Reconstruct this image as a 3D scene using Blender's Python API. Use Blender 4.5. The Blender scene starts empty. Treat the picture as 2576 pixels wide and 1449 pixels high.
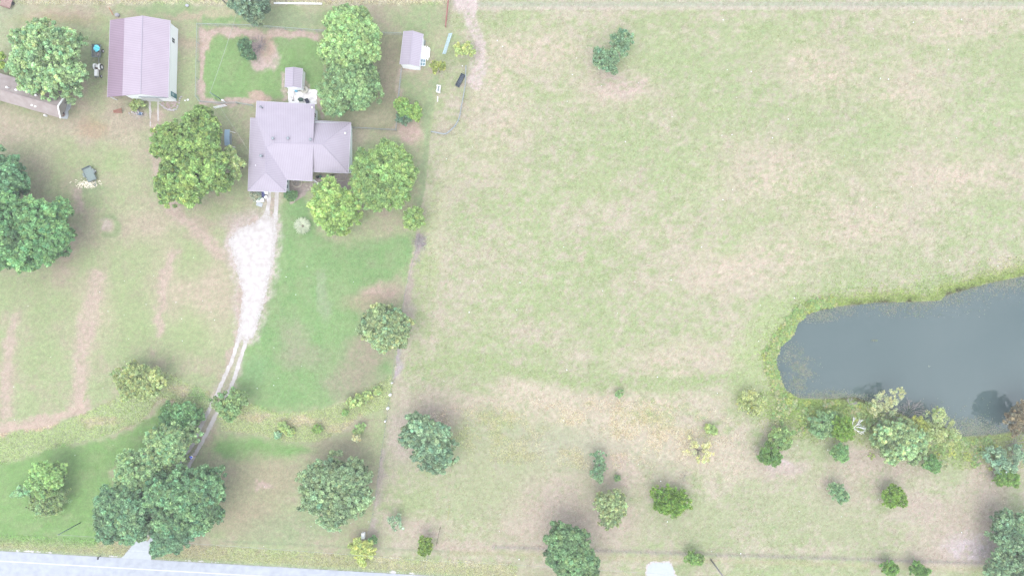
import bpy, math, random
import numpy as np
random.seed(7); rng = np.random.default_rng(7)
S = bpy.context.scene
COL = S.collection
R = math.radians
# ------------------------------------------------------------------ camera, world, sun, exposure
H = 122.0                                   # flying height of the camera in metres
cam = bpy.data.objects.new('camera', bpy.data.cameras.new('camera')); COL.objects.link(cam)
cam.location = (0, 0, H); cam.data.lens = 24; cam.data.sensor_width = 36
cam.data.clip_start = 1; cam.data.clip_end = 8000
S.camera = cam
S.render.resolution_x = 1024; S.render.resolution_y = 575
S.view_settings.view_transform = 'Standard'; S.view_settings.look = 'None'
S.view_settings.exposure = 1.64; S.view_settings.gamma = 1
W = bpy.data.worlds.new('World'); S.world = W; W.use_nodes = True
nt = W.node_tree; nt.nodes.clear()
out = nt.nodes.new('ShaderNodeOutputWorld'); bg = nt.nodes.new('ShaderNodeBackground')
sky = nt.nodes.new('ShaderNodeTexSky'); sky.sky_type = 'NISHITA'; sky.sun_disc = False
SUN_EL, SUN_AZ = 68, 198
sky.sun_elevation = R(SUN_EL); sky.sun_rotation = R(SUN_AZ)
tc = nt.nodes.new('ShaderNodeTexCoord'); nz = nt.nodes.new('ShaderNodeTexNoise')
nz.inputs['Scale'].default_value = 4.5; nz.inputs['Detail'].default_value = 4
rp = nt.nodes.new('ShaderNodeValToRGB')
rp.color_ramp.elements[0].position = .38; rp.color_ramp.elements[0].color = (4.2, 4.5, 5.1, 1)
rp.color_ramp.elements[1].position = .66; rp.color_ramp.elements[1].color = (10.8, 11.1, 11.6, 1)
mx = nt.nodes.new('ShaderNodeMix'); mx.data_type = 'RGBA'; mx.inputs[0].default_value = .8
nt.links.new(tc.outputs['Generated'], nz.inputs['Vector']); nt.links.new(nz.outputs[0], rp.inputs[0])
nt.links.new(sky.outputs[0], mx.inputs[6]); nt.links.new(rp.outputs[0], mx.inputs[7])
nt.links.new(mx.outputs[2], bg.inputs[0]); bg.inputs[1].default_value = 0.1
nt.links.new(bg.outputs[0], out.inputs[0])
sl = bpy.data.lights.new('sun', 'SUN'); sl.energy = .95; sl.angle = R(55); sl.color = (1, .965, .91)
sun = bpy.data.objects.new('sun', sl); COL.objects.link(sun)
sun.rotation_euler = (R(90-SUN_EL), 0, R(180-SUN_AZ)); sun.location = (0, -30, 60)

# ------------------------------------------------------------------ helpers
K = 2.25                                     # light on a level white surface in this exposure
def lin(c): c = c/255.; return c/12.92 if c < .04045 else ((c+.055)/1.055)**2.4
def C(r, g, b, k=K): return (lin(r)/k, lin(g)/k, lin(b)/k)
FV = 24/36*2576                              # survey scale: 2576-wide plan of the site
def P(x, y, z=0.): return ((x-1288)/FV*(H-z), (724.5-y)/FV*(H-z), z)
def Z(x0, y0, s): return lambda x, y, z=0.: P((x0+x/s)/1.16460, (y0+y/s)/1.16460, z)
def SR(x, y, z=0.): return P(x/1.16460, y/1.16460, z)
MPV = H/FV                                   # metres per plan unit on the ground

def mat(name, rgb, rough=.8, noise=0., nscale=4., metal=0., spec=.3, bump=0., alt=None, stripes=0., bscale=None):
    m = bpy.data.materials.new(name); m.use_nodes = True; t = m.node_tree; b = t.nodes['Principled BSDF']
    b.inputs['Base Color'].default_value = (*rgb, 1); b.inputs['Roughness'].default_value = rough
    b.inputs['Metallic'].default_value = metal; b.inputs['Specular IOR Level'].default_value = spec
    colour = None
    if noise or alt:
        n = t.nodes.new('ShaderNodeTexNoise'); n.inputs['Scale'].default_value = nscale; n.inputs['Detail'].default_value = 6
        c = t.nodes.new('ShaderNodeTexCoord'); t.links.new(c.outputs['Object'], n.inputs['Vector'])
        r = t.nodes.new('ShaderNodeValToRGB')
        a = alt or tuple(min(1, v*(1+noise)) for v in rgb); z = rgb if alt else tuple(v*(1-noise) for v in rgb)
        r.color_ramp.elements[0].position = .33; r.color_ramp.elements[0].color = (*z, 1)
        r.color_ramp.elements[1].position = .68; r.color_ramp.elements[1].color = (*a, 1)
        t.links.new(n.outputs[0], r.inputs[0]); colour = r.outputs[0]
        if bump:
            n2 = t.nodes.new('ShaderNodeTexNoise'); n2.inputs['Scale'].default_value = bscale or nscale*3; n2.inputs['Detail'].default_value = 5
            t.links.new(c.outputs['Object'], n2.inputs['Vector'])
            u = t.nodes.new('ShaderNodeBump'); u.inputs['Strength'].default_value = bump; u.inputs['Distance'].default_value = .05
            t.links.new(n2.outputs[0], u.inputs['Height']); t.links.new(u.outputs[0], b.inputs['Normal'])
    if stripes:
        uv = t.nodes.new('ShaderNodeUVMap'); w = t.nodes.new('ShaderNodeTexWave'); w.wave_type = 'BANDS'; w.bands_direction = 'X'
        w.inputs['Scale'].default_value = 1.0; w.inputs['Distortion'].default_value = 0
        t.links.new(uv.outputs[0], w.inputs['Vector'])
        r2 = t.nodes.new('ShaderNodeMapRange'); r2.inputs[3].default_value = 1-stripes; r2.inputs[4].default_value = 1+stripes*.35
        t.links.new(w.outputs[1], r2.inputs[0])
        mm = t.nodes.new('ShaderNodeMix'); mm.data_type = 'RGBA'; mm.blend_type = 'MULTIPLY'; mm.inputs[0].default_value = 1
        if colour: t.links.new(colour, mm.inputs[6])
        else: mm.inputs[6].default_value = (*rgb, 1)
        t.links.new(r2.outputs[0], mm.inputs[7]); colour = mm.outputs[2]
    if colour: t.links.new(colour, b.inputs['Base Color'])
    return m

def tag(o, label=None, cat=None, group=None, kind=None):
    if label: o['label'] = label
    if cat: o['category'] = cat
    if group: o['group'] = group
    if kind: o['kind'] = kind
    return o
def thing(name, label, cat, loc=(0, 0, 0), rz=0., group=None):
    o = bpy.data.objects.new(name, None); COL.objects.link(o); o.location = loc; o.rotation_euler = (0, 0, rz)
    o.empty_display_size = .3
    return tag(o, label, cat, group)

class MB:
    def __init__(s): s.v = []; s.f = []
    def box(s, c, d, rz=0., rx=0., ry=0.):
        from mathutils import Euler, Vector
        e = Euler((rx, ry, rz)).to_matrix(); n = len(s.v)
        for i in (-1, 1):
            for j in (-1, 1):
                for k in (-1, 1):
                    p = e @ Vector((i*d[0]/2, j*d[1]/2, k*d[2]/2)); s.v.append((p.x+c[0], p.y+c[1], p.z+c[2]))
        s.f += [tuple(n+q for q in a) for a in ((0,1,3,2),(4,6,7,5),(0,4,5,1),(2,3,7,6),(0,2,6,4),(1,5,7,3))]
        return s
    def tube(s, p0, p1, r0, r1=None, n=8, cap=True):
        from mathutils import Vector
        r1 = r0 if r1 is None else r1; a = Vector(p0); b = Vector(p1); d = (b-a)
        if d.length < 1e-6: return s
        d.normalize(); u = d.orthogonal().normalized(); w = d.cross(u); k = len(s.v)
        for (q, r) in ((a, r0), (b, r1)):
            for i in range(n):
                t = 2*math.pi*i/n; x = q + u*math.cos(t)*r + w*math.sin(t)*r; s.v.append(tuple(x))
        for i in range(n): s.f.append((k+i, k+(i+1) % n, k+n+(i+1) % n, k+n+i))
        if cap: s.f.append(tuple(k+i for i in reversed(range(n)))); s.f.append(tuple(k+n+i for i in range(n)))
        return s
    def path(s, pts, r, n=6):
        for a, b in zip(pts, pts[1:]): s.tube(a, b, r, n=n)
        return s
    def ball(s, c, r, n=10, m=7, sq=(1, 1, 1), jit=0.):
        k = len(s.v)
        for j in range(m+1):
            ph = math.pi*j/m
            for i in range(n):
                t = 2*math.pi*i/n; q = 1+random.uniform(-jit, jit)
                s.v.append((c[0]+r*sq[0]*q*math.sin(ph)*math.cos(t), c[1]+r*sq[1]*q*math.sin(ph)*math.sin(t), c[2]+r*sq[2]*q*math.cos(ph)))
        for j in range(m):
            for i in range(n): s.f.append((k+j*n+i, k+(j+1)*n+i, k+(j+1)*n+(i+1) % n, k+j*n+(i+1) % n))
        return s
    def plate(s, pts, th=.1):                # slab hanging th below a polygon of 3D points
        n = len(pts); k = len(s.v)
        s.v += [tuple(p) for p in pts] + [(p[0], p[1], p[2]-th) for p in pts]
        s.f.append(tuple(range(k, k+n))); s.f.append(tuple(reversed(range(k+n, k+2*n))))
        for i in range(n): s.f.append((k+i, k+n+i, k+n+(i+1) % n, k+(i+1) % n))
        return s
    def quad(s, *pts):
        k = len(s.v); s.v += [tuple(p) for p in pts]; s.f.append(tuple(range(k, k+len(pts)))); return s
    def build(s, name, m, parent=None, world=False, smooth=False, uvdir=False):
        v = s.v
        if world and parent is not None:
            L = parent.location.copy(); q_ = parent.parent
            while q_ is not None: L = L+q_.location; q_ = q_.parent
            v = [(a[0]-L.x, a[1]-L.y, a[2]-L.z) for a in v]
        me = bpy.data.meshes.new(name); me.from_pydata(v, [], s.f); me.update()
        o = bpy.data.objects.new(name, me); COL.objects.link(o); me.materials.append(m)
        if parent is not None: o.parent = parent
        if smooth: me.polygons.foreach_set('use_smooth', [True]*len(me.polygons))
        if uvdir:                            # panel ribs run down the slope of each face
            uv = me.uv_layers.new(name='UVMap')
            for p in me.polygons:
                n = p.normal; h = math.hypot(n.x, n.y)
                ax, ay = (-n.y/h, n.x/h) if h > .02 else (1, 0)
                for li in p.loop_indices:
                    co = me.vertices[me.loops[li].vertex_index].co
                    uv.data[li].uv = ((co.x*ax+co.y*ay)*uvdir, co.z)
        return o

def npmesh(name, v, nside, m, col=None, parent=None):   # v: (N*nside,3), unconnected polygons
    v = np.asarray(v, dtype=np.float32).reshape(-1, 3); nv = len(v); nf = nv//nside
    me = bpy.data.meshes.new(name); me.vertices.add(nv); me.vertices.foreach_set('co', v.ravel())
    me.loops.add(nv); me.loops.foreach_set('vertex_index', np.arange(nv, dtype=np.int32))
    me.polygons.add(nf); me.polygons.foreach_set('loop_start', np.arange(0, nv, nside, dtype=np.int32))
    me.polygons.foreach_set('loop_total', np.full(nf, nside, dtype=np.int32))
    me.update(calc_edges=True)
    if col is not None:
        a = me.color_attributes.new('Col', 'FLOAT_COLOR', 'POINT')
        cc = np.ones((nv, 4), dtype=np.float32); cc[:, :3] = np.repeat(col, nside, axis=0) if len(col) == nf else col
        a.data.foreach_set('color', cc.ravel())
    me.materials.append(m); o = bpy.data.objects.new(name, me); COL.objects.link(o)
    if parent is not None: o.parent = parent
    return o

TAB = rng.random((256, 256))
def vn(x, y, seed=0):
    x = x+seed*17.31; y = y+seed*7.77; xi = np.floor(x).astype(int); yi = np.floor(y).astype(int)
    fx = x-xi; fy = y-yi; fx = fx*fx*(3-2*fx); fy = fy*fy*(3-2*fy)
    a = TAB[xi % 256, yi % 256]; b = TAB[(xi+1) % 256, yi % 256]; c = TAB[xi % 256, (yi+1) % 256]; d = TAB[(xi+1) % 256, (yi+1) % 256]
    return (a*(1-fx)+b*fx)*(1-fy)+(c*(1-fx)+d*fx)*fy
def fbm(x, y, size, octv=4, seed=0):         # about -1..1, size in the units of x
    s = 0; a = 1; t = 0; f = 1./size
    for o in range(octv): s = s+a*(vn(x*f, y*f, seed+o*3)*2-1); t += a; a *= .55; f *= 2.03
    return s/t*1.6
def sst(a, b, x): t = np.clip((x-a)/(b-a), 0, 1); return t*t*(3-2*t)
def seg_d(x, y, pts):
    d = np.full(x.shape, 1e9)
    for (x0, y0), (x1, y1) in zip(pts, pts[1:]):
        dx, dy = x1-x0, y1-y0; t = np.clip(((x-x0)*dx+(y-y0)*dy)/(dx*dx+dy*dy+1e-9), 0, 1)
        d = np.minimum(d, np.hypot(x-x0-t*dx, y-y0-t*dy))
    return d
def poly_sd(x, y, pts):                      # negative inside
    d = seg_d(x, y, pts+[pts[0]]); ins = np.zeros(x.shape, bool)
    for (x0, y0), (x1, y1) in zip(pts, pts[1:]+[pts[0]]):
        c = ((y0 > y) != (y1 > y)); ins ^= c & (x < (x1-x0)*(y-y0)/((y1-y0) if y1 != y0 else 1e-9)+x0)
    return np.where(ins, -d, d)

# ------------------------------------------------------------------ plan of the site (plan units)
POND = [(2700,655),(2576,690),(2480,710),(2376,740),(2365,752),(2300,755),(2200,757),(2100,768),(2030,785),(2005,810),(1990,845),(1960,870),(1948,905),(1955,945),(1975,985),(2010,1006),(2080,1008),(2150,1003),(2230,1030),(2290,1056),(2360,1070),(2420,1102),(2500,1098),(2600,1082),(2800,1040),(2900,900),(2850,720)]
FENCE = [(1135,-400),(1128,0),(1125,110),(1103,210),(1084,335),(1070,470),(1045,600),(1026,690),(1012,775),(1000,875),(988,970),(978,1030),(958,1140),(940,1290),(926,1340),(920,1380)]
def fence_x(y): return np.interp(y, [p[1] for p in FENCE], [p[0] for p in FENCE])
ROAD0, ROADS = 1385.5, .0575                 # the north edge of the asphalt: y = ROAD0 + ROADS*x
def road_y(x): return ROAD0+ROADS*x
SWALE_W = [(-300,1190),(0,1092),(100,1078),(170,1058),(230,1032),(300,1000),(330,955),(420,935),(470,965),(528,985),(515,1062),(470,1060),(440,1010),(395,1005),(360,1058),(300,1085),(220,1105),(120,1130),(0,1168),(-300,1250)]
SWALE_E = [(590,1000),(640,1018),(700,1040),(780,1036),(850,1020),(900,992),(984,948),(984,1000),(960,1030),(900,1048),(860,1085),(800,1110),(720,1108),(650,1090),(560,1080),(545,1040)]
LAWN_E = [(700,530),(770,485),(800,600),(860,615),(1035,590),(1040,640),(1018,690),(940,720),(905,800),(915,870),(985,890),(985,945),(900,985),(850,1015),(780,1032),(700,1036),(600,998),(590,960),(640,850),(672,760),(688,660)]
YARD = [(516,140),(522,112),(545,99),(600,92),(660,92),(800,93),(812,140),(810,240),(730,255),(690,240),(650,238),(620,255),(560,250),(518,252),(512,180)]
LAWN_SW = [(-300,1255),(0,1172),(120,1135),(250,1108),(330,1085),(385,1040),(425,1020),(440,1060),(420,1100),(330,1150),(270,1180),(280,1240),(255,1350),(240,1380),(-300,1360)]
LAWN_SE = [(545,1100),(600,1095),(700,1115),(760,1118),(800,1130),(700,1160),(600,1165),(540,1130)]
s2v = lambda pts: [(a/1.1646, b/1.1646) for a, b in pts]
TRL = s2v([(788,562),(786.6,601),(779,639),(770,720),(755,780),(736,850),(719,914),(702,983),(680,1055),(655,1110),(633,1162),(610,1204),(582,1262),(563,1304),(538,1337),(515,1375),(480,1450),(455,1530),(420,1580)])
TRR = s2v([(812,562),(809,601),(806,639),(802,693),(794,760),(775,830),(752,905),(726,983),(703,1055),(686,1110),(666,1157),(629,1221),(602,1276),(574,1326),(550,1370),(520,1440),(490,1530),(450,1580)])
PAD = [(585,640),(574,610),(585,590),(602,575),(640,560),(664,540),(690,548),(692,600),(686,660),(670,730),(656,790),(640,840),(632,852),(600,850),(604,790),(610,740),(598,680)]
APRON = [(400,1325),(372,1362),(345,1358),(306,road_y(306)+1),(378,road_y(378)+1),(385,1370)]
DRY = (217,211,187); GRN = (186,201,152); SAT = (140,190,120); TAN = (205,189,170)
def ground_colour(x, y):                     # x, y in plan units -> linear albedo (n,3), tall-grass mask
    n1 = fbm(x, y, 90, 5, 1); n2 = fbm(x, y, 22, 4, 5); n3 = fbm(x, y, 7, 3, 9); n4 = fbm(x, y, 300, 3, 13)
    wx = x+9*fbm(x, y, 30, 3, 21)+3*fbm(x, y, 7, 2, 25); wy = y+9*fbm(x, y, 30, 3, 31)+3*fbm(x, y, 7, 2, 35)
    cols = {}
    def c(t):
        if t not in cols: cols[t] = np.array(C(*t))
        return cols[t]
    A = np.zeros(x.shape+(3,))
    def over(m, t):
        m = m[..., None]; A[:] = A*(1-m)+c(t)*m
    field = x > fence_x(y)+2*n3
    # pasture: dry and green grass mixed
    n5 = fbm(x, y, 12, 3, 17); g = sst(-.65, .7, .5*n1+.36*n2+.42*n5+.3*n3+.4*n4+.08)
    A[:] = c(DRY)+(c(GRN)-c(DRY))*g[..., None]
    def blob(px, py, rx, ry, t, s=1., soft=.5, ang=0., tex=.35):
        ca, sa = math.cos(R(ang)), math.sin(R(ang)); dx, dy = wx-px, wy-py
        d = np.hypot((dx*ca+dy*sa)/rx, (-dx*sa+dy*ca)/ry)
        over(np.clip((1-sst(1-soft, 1+soft, d))*s*(1+tex*n3+tex*.5*n2), 0, 1), t)
    def poly(pts, t, soft=5, s=1., tex=.2):
        over(np.clip((1-sst(-soft, soft, poly_sd(wx, wy, pts)))*s*(1+tex*n2), 0, 1), t)
    def stroke(pts, w, t, soft=.6, s=1., warp=True, tex=.35):
        d = seg_d(wx if warp else x, wy if warp else y, pts)/w
        over(np.clip((1-sst(1-soft, 1+soft, d))*s*(1+tex*n3), 0, 1), t)
    PNK = (223,212,190)
    for a in ((1920,430,170,70),(2400,440,160,50),(1905,650,150,55),(2160,560,130,60),(1820,690,90,40),(2420,60,140,40),(2050,180,110,60),(1560,220,90,50),(1350,130,110,45),(1250,260,60,120),(2280,260,90,80),(1700,900,120,40),(1560,1010,240,26),(1450,1040,150,30),(2260,1000,60,20)): blob(*a, PNK, s=.6, soft=.9, tex=1.2)
    for a in ((1720,160,170,60),(1900,250,120,60),(1700,440,120,90),(1330,520,110,60),(1450,650,180,60),(1350,740,160,60),(1600,810,180,60),(1250,900,120,40),(2200,330,130,60),(2500,560,90,60),(2480,300,90,80),(1820,600,60,40),(1500,360,110,60),(1180,560,60,80)): blob(*a, (186,204,152), s=.6, soft=.8, tex=1.)
    blob(1560,215,70,30,(224,208,195),.8)
    g5 = fbm(x*.6, y*1.3, 16, 4, 111); over(np.clip(g5-.25, 0, 1)*.75, (170,194,134)); over(np.clip(-g5-.3, 0, 1)*.7, (224,215,196))
    # strip beyond the top fence and track
    stroke([(1200,12),(2700,12)], 7, (196,203,180), s=.8, warp=False); stroke([(1200,22),(2700,20)], 5, (224,216,200), s=.6, warp=False)
    # greener shore and damp margin
    sd = poly_sd(wx, wy, POND)
    over((1-sst(6, 34, sd))*np.clip(.75+.5*n2, 0, 1), (190,203,140)); over((1-sst(-4, 9, sd))*np.clip(.7+.6*n3, 0, 1), (168,180,128))
    over((1-sst(-7, -1, sd)), (120,118,96))
    blob(1930,850,60,130,(188,208,150),.7,ang=25); blob(1920,1000,90,50,(186,203,150),.8,soft=.6); blob(2080,1036,130,34,(176,198,128),.9); blob(2020,1060,60,40,(178,198,134),.7); blob(2330,1140,120,40,(180,200,140),.6)
    blob(2240,1090,170,34,(183,196,140),.7); blob(2460,1130,110,60,(184,198,150),.7)
    # pasture south of the swale
    blob(1420,1130,230,90,(196,201,168),.7,soft=.8); blob(1250,1210,150,80,(194,205,160),.7); blob(1500,1130,200,40,(206,207,180),.6)
    for a in ((1400,1250,80,60,0),(1420,1340,160,40,0),(1380,1300,90,50,0),(1560,1190,70,60,0),(1540,1310,80,40,0),(1950,1180,70,30,0),(2230,1180,110,36,0),(2160,1150,60,30,0),(2420,1350,110,60,-20),(2400,1400,130,26,0),(2340,1280,100,30,20),(2100,1250,60,60,0),(2480,1220,50,90,0),(1050,1330,90,30,0),(1150,1375,160,14,0)): blob(*a[:4], (214,203,184), s=.8, soft=.7, ang=a[4], tex=.7)
    blob(2440,1375,60,32,(232,222,222),.7,tex=.9); blob(1960,1168,34,12,(235,225,222),.9,soft=.4); blob(1980,1180,50,16,(220,208,194),.8)
    for a in ((1780,1310,130,50),(2010,1290,110,60),(1900,1250,60,40),(1180,1260,80,40),(2150,1330,80,50),(1700,1320,80,40)): blob(*a, (190,200,158), s=.6, soft=.7, tex=.8)
    stroke([(1290,985),(1430,1020),(1560,1075),(1700,1125),(1850,1160)], 40, (222,214,190), s=.85, soft=.9, tex=.7)
    stroke([(1035,930),(1200,905),(1330,935),(1480,968),(1700,962),(1860,950)], 18, (180,200,144), s=.85, soft=.9, tex=.9)
    stroke([(1100,500),(1085,640),(1060,760)], 26, (190,206,152), s=.5, soft=.9, tex=.9); stroke([(1140,330),(1130,470),(1100,620)], 22, (212,212,180), s=.5, soft=.9, tex=.9)
    # fence line scar
    stroke([(1050,590),(1048,640),(1030,690),(1022,760)], 8, (206,193,180), s=.8); blob(1052,612,12,26,(190,182,184),.8)
    blob(1030,790,20,20,(208,198,186),.7); stroke([(1003,880),(1006,915),(990,945)], 10, (206,198,200), s=.85)
    blob(1110,1010,120,30,(218,208,186),.7,tex=.8); blob(1010,1100,40,70,(214,202,190),.7); blob(1100,1050,60,30,(208,196,180),.7)
    stroke([(962,1140),(950,1230),(936,1300),(930,1340)], 11, (206,197,186), s=.85)
    # track from the top gate
    blob(1170,0,34,30,(238,226,222),1,soft=.4,tex=.3); stroke([(1165,0),(1180,40),(1196,100),(1205,150),(1195,210)], 17, (229,218,210), s=.85, tex=.9)
    # ---------------- the homestead side
    B = c((186,203,152)); T = c((207,197,172))
    h = sst(-.7, .6, .55*n1+.35*n2+.2*n3+.15)[..., None]; hs = T+(B-T)*h
    hm = (x <= fence_x(y))[..., None]; A[:] = np.where(hm, hs, A); keep = A.copy()
    for a in ((140,45,60,14),(290,300,40,60),(0,330,60,50),(60,320,120,36),(225,320,60,25),(150,600,60,30),(285,450,36,20),(460,720,100,70),(540,750,60,90),(240,780,60,60),(430,640,20,24),(380,560,60,40),(110,400,90,26),(330,380,26,60)): blob(*a, (214,203,178), s=.65, soft=.8, tex=.6)
    blob(235,320,34,26,(202,180,150),.7); blob(228,335,36,14,(208,190,160),.6)
    for a in ((60,720,70,50),(250,160,30,120),(280,410,60,40),(170,410,50,40),(480,840,40,60),(330,840,40,60),(330,740,60,100),(100,880,40,120),(130,780,70,40),(450,330,50,40),(560,530,50,20),(200,500,60,24),(470,660,50,40)): blob(*a, (181,202,146), s=.7, soft=.7)
    blob(232,478,45,16,(176,198,146),.8)
    for p, w in (([(215,1040),(200,1000),(205,900),(225,800),(245,690)],20),([(20,1040),(15,960),(25,860),(40,800)],13),([(400,835),(402,770),(415,700),(440,640)],11),([(-200,1110),(0,1080),(90,1068),(170,1040),(215,1010)],15),([(395,290),(392,360),(400,430),(440,540),(560,640)],14),([(190,480),(200,530)],12)): stroke(p, w, (217,201,183), s=.9, soft=.8)
    stroke([(-200,1112),(0,1084),(90,1070),(170,1043),(212,1012)], 13, (221,203,184), s=.95, soft=.6); stroke([(215,1010),(235,975),(300,965)], 5, (176,192,142), s=.6)
    stroke([(262,590),(290,590),(298,567),(285,545),(262,548)], 7, (170,190,140), s=.95, warp=False); blob(272,568,13,14,(224,212,196),.9,soft=.4)
    poly(LAWN_SW, (148,192,116), 8, .92); poly(LAWN_E, (148,191,124), 17, .9); poly(LAWN_SE, (146,192,116), 16, .92); over((np.abs(vn((wx-.12*wy)/7., wy/400., 99)*2-1))*.22*(poly_sd(wx, wy, LAWN_E) < 0), (172,196,136))
    blob(740,850,36,50,(184,188,156),.6); blob(880,960,70,40,(184,180,154),.75); blob(930,880,60,40,(190,182,158),.8); blob(960,735,50,26,(216,196,178),.9); blob(920,760,60,24,(200,188,160),.6)
    blob(760,900,60,30,(178,182,150),.6); blob(905,930,50,30,(186,178,154),.6); blob(640,930,40,30,(150,192,132),.7); blob(815,740,16,60,(185,200,166),.5)
    blob(640,1230,90,80,(190,190,154),.8); blob(620,1310,90,40,(196,188,158),.7); blob(700,1200,60,40,(196,190,158),.6); blob(860,1130,60,30,(188,184,156),.7); blob(720,1330,110,36,(172,190,146),.6); blob(660,1220,26,8,(224,204,190),.8)
    poly(SWALE_W, (190,207,158), 4, .95, .1); poly(SWALE_E, (192,206,158), 5, .95, .1)
    for a in ((330,985,40,14),(460,985,36,12),(760,1060,60,14),(250,1060,50,12),(880,1075,60,14),(640,1050,40,10)): blob(*a, (213,204,178), s=.7)
    blob(500,990,26,14,(160,192,136),.8)
    # fenced yard behind the house
    poly([(498,66),(812,80),(960,88),(1010,90),(1005,330),(890,330),(812,258),(640,268),(560,262),(500,258)], (178,186,144), 3, .95, .1)
    poly(YARD, (152,193,122), 7, .93); blob(690,110,60,16,(160,190,132),.7)
    for p, w in (([(508,72),(508,258)],7),([(508,80),(560,80),(700,86),(800,90)],9),([(512,84),(530,88),(512,120)],8),([(508,258),(560,258),(640,262)],7)): stroke(p, w, (224,204,190), s=.95, soft=.45)
    blob(658,132,36,42,(226,208,198),1,soft=.25,ang=0); blob(688,152,14,24,(228,212,200),.9); blob(672,118,18,30,(206,180,150),.5); blob(655,248,34,14,(224,200,182),1,soft=.3)
    stroke([(716,190),(718,250)], 5, (222,205,192), s=.9); stroke([(765,200),(775,240),(805,250),(808,290)], 6, (220,205,190), s=.9)
    blob(980,180,30,80,(186,180,152),.8); blob(940,300,50,24,(198,196,164),.7); stroke([(1008,180),(1006,240),(1002,300)], 6, (217,202,186), s=.8)
    blob(1030,330,40,24,(226,203,188),.95); stroke([(1015,178),(1050,168),(1070,120)], 8, (222,206,190), s=.85)
    blob(1040,220,30,36,(160,190,134),.6); blob(940,380,60,26,(170,194,142),.8); blob(900,350,30,30,(206,194,176),.6)
    stroke([(1085,200),(1075,330),(1062,480),(1055,560)], 10, (172,196,146), s=.8, soft=.7); blob(1060,50,60,34,(166,194,138),.7)
    blob(480,110,30,10,(205,190,165),.7); blob(720,50,90,20,(172,192,148),.8); blob(560,52,60,8,(156,194,128),.9); blob(830,55,40,20,(158,188,130),.6)
    stroke([(-300,-4),(500,6),(620,4),(830,6),(1125,4)], 9, (216,212,186), s=.85); blob(555,28,40,14,(207,204,168),.9)
    stroke([(50,20),(45,80),(20,190),(0,260)], 9, (160,176,128), s=.7); blob(0,70,36,80,(190,204,160),.8); blob(20,20,50,40,(196,206,170),.7)
    blob(150,40,80,18,(212,194,168),.7); blob(150,55,120,14,(186,188,140),.6); blob(425,20,120,14,(168,194,140),.7); blob(460,40,60,8,(206,192,166),.7)
    blob(350,262,30,6,(160,180,130),.9); blob(352,287,20,8,(210,200,188),.7)
    # flower bed mulch by the porch, bare paths
    poly([(722,452),(790,455),(800,436),(884,434),(884,462),(850,470),(800,470),(760,495),(735,506),(722,498)], (197,186,178), 3, 1, .05)
    stroke([(757,492),(732,510)], 4, (222,208,196), s=1, warp=False, soft=.3)
    blob(660,505,22,9,(214,212,204),.8); blob(610,555,50,26,(215,204,190),.7); blob(600,620,30,60,(224,206,196),.6)
    stroke(TRL[:13], 9, (222,210,200), s=.55, soft=.8); stroke(TRR[:13], 9, (222,210,200), s=.55, soft=.8)
    over((1-sst(-2, 26, poly_sd(wx, wy, PAD)))*np.clip(.6+.6*n3, 0, 1), (232,222,216))
    stroke([(636,560),(615,700),(610,760),(600,830),(570,920)], 9, (214,196,182), s=.7); blob(683,520,5,30,(214,196,184),.7)
    A[:] = np.where(hm, A, keep)
    # road verge
    ry = road_y(x)-y+3*n3
    over((1-sst(14, 48, ry))*sst(-30, -20, ry+30)*.75, (192,196,158)); over((1-sst(2, 11, ry))*.85, (170,192,146)); over((1-sst(0, 3.5, ry))*np.clip(.5+n3, 0, 1), (232,230,226))
    fy = y-(1358+.047*(x-500)); over(np.exp(-(fy/3.0)**2)*.55*(x > 560)*(x < 1300), (160,180,140))
    fy2 = y-(1376+.033*(x-1270)); over(np.exp(-(fy2/5.0)**2)*.55*(x > 1240), (176,166,160)); over(np.exp(-((fy2-17)/6.0)**2)*.45*(x > 1130), (206,200,160))
    rough = np.clip((x > fence_x(y))*.8 + (poly_sd(x, y, SWALE_W) < 0)*1.5 + (poly_sd(x, y, SWALE_E) < 0)*1.5 + (ry < 45)*1.1, 0, 1.5)
    # fine tufts and seed heads
    t = fbm(x, y, 3.2, 2, 51)
    A *= (1+.10*t+.05*n3+.035*n1)[..., None]*np.array([.995, .937, 1.0])
    dots = (vn(x/6, y/6, 71) > .93)*field*.5; over(dots*(vn(x/40, y/40, 77) > .4), (158,190,136))
    return A, rough

# ------------------------------------------------------------------ ground sheet
def axis(lo, hi, step, far):
    a = list(np.arange(lo, hi+step/2, step)); s = step; v = a[-1]
    r = []
    while v < far: s *= 1.35; v += s; r.append(v)
    s = step; v = a[0]; l = []
    while v > -far: s *= 1.35; v -= s; l.append(v)
    return np.array(l[::-1]+a+r)
ax = axis(-96, 98, .24, 2600); ay = axis(-58, 56, .24, 2600)
GX, GY = np.meshgrid(ax, ay)
pvx = 1288+GX/MPV; pvy = 724.5-GY/MPV
near = (np.abs(GX) < 140) & (np.abs(GY) < 100)
gc, grough = ground_colour(pvx.ravel(), pvy.ravel()); gc = gc.reshape(GX.shape+(3,))
def ground_z(x, y):                          # world metres
    u = 1288+x/MPV; v = 724.5-y/MPV
    z = .035*fbm(u, v, 160, 2, 61)-.035
    sdp = poly_sd(u, v, POND); z = np.where(sdp < 30, z*(np.clip(sdp, 0, 30)/30)-.0, z)
    z = z-.9*(1-sst(-28, 3, sdp))
    ryy = road_y(u)-v; z = np.where(ryy < 8, -.03+0*z, np.where(ryy < 20, z*(ryy-8)/12-.03, z))
    for pts in BUILT:
        d = poly_sd(u, v, pts); z = np.where(d < 8, z*np.clip(d, 0, 8)/8-.004, z)
    return z
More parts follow.
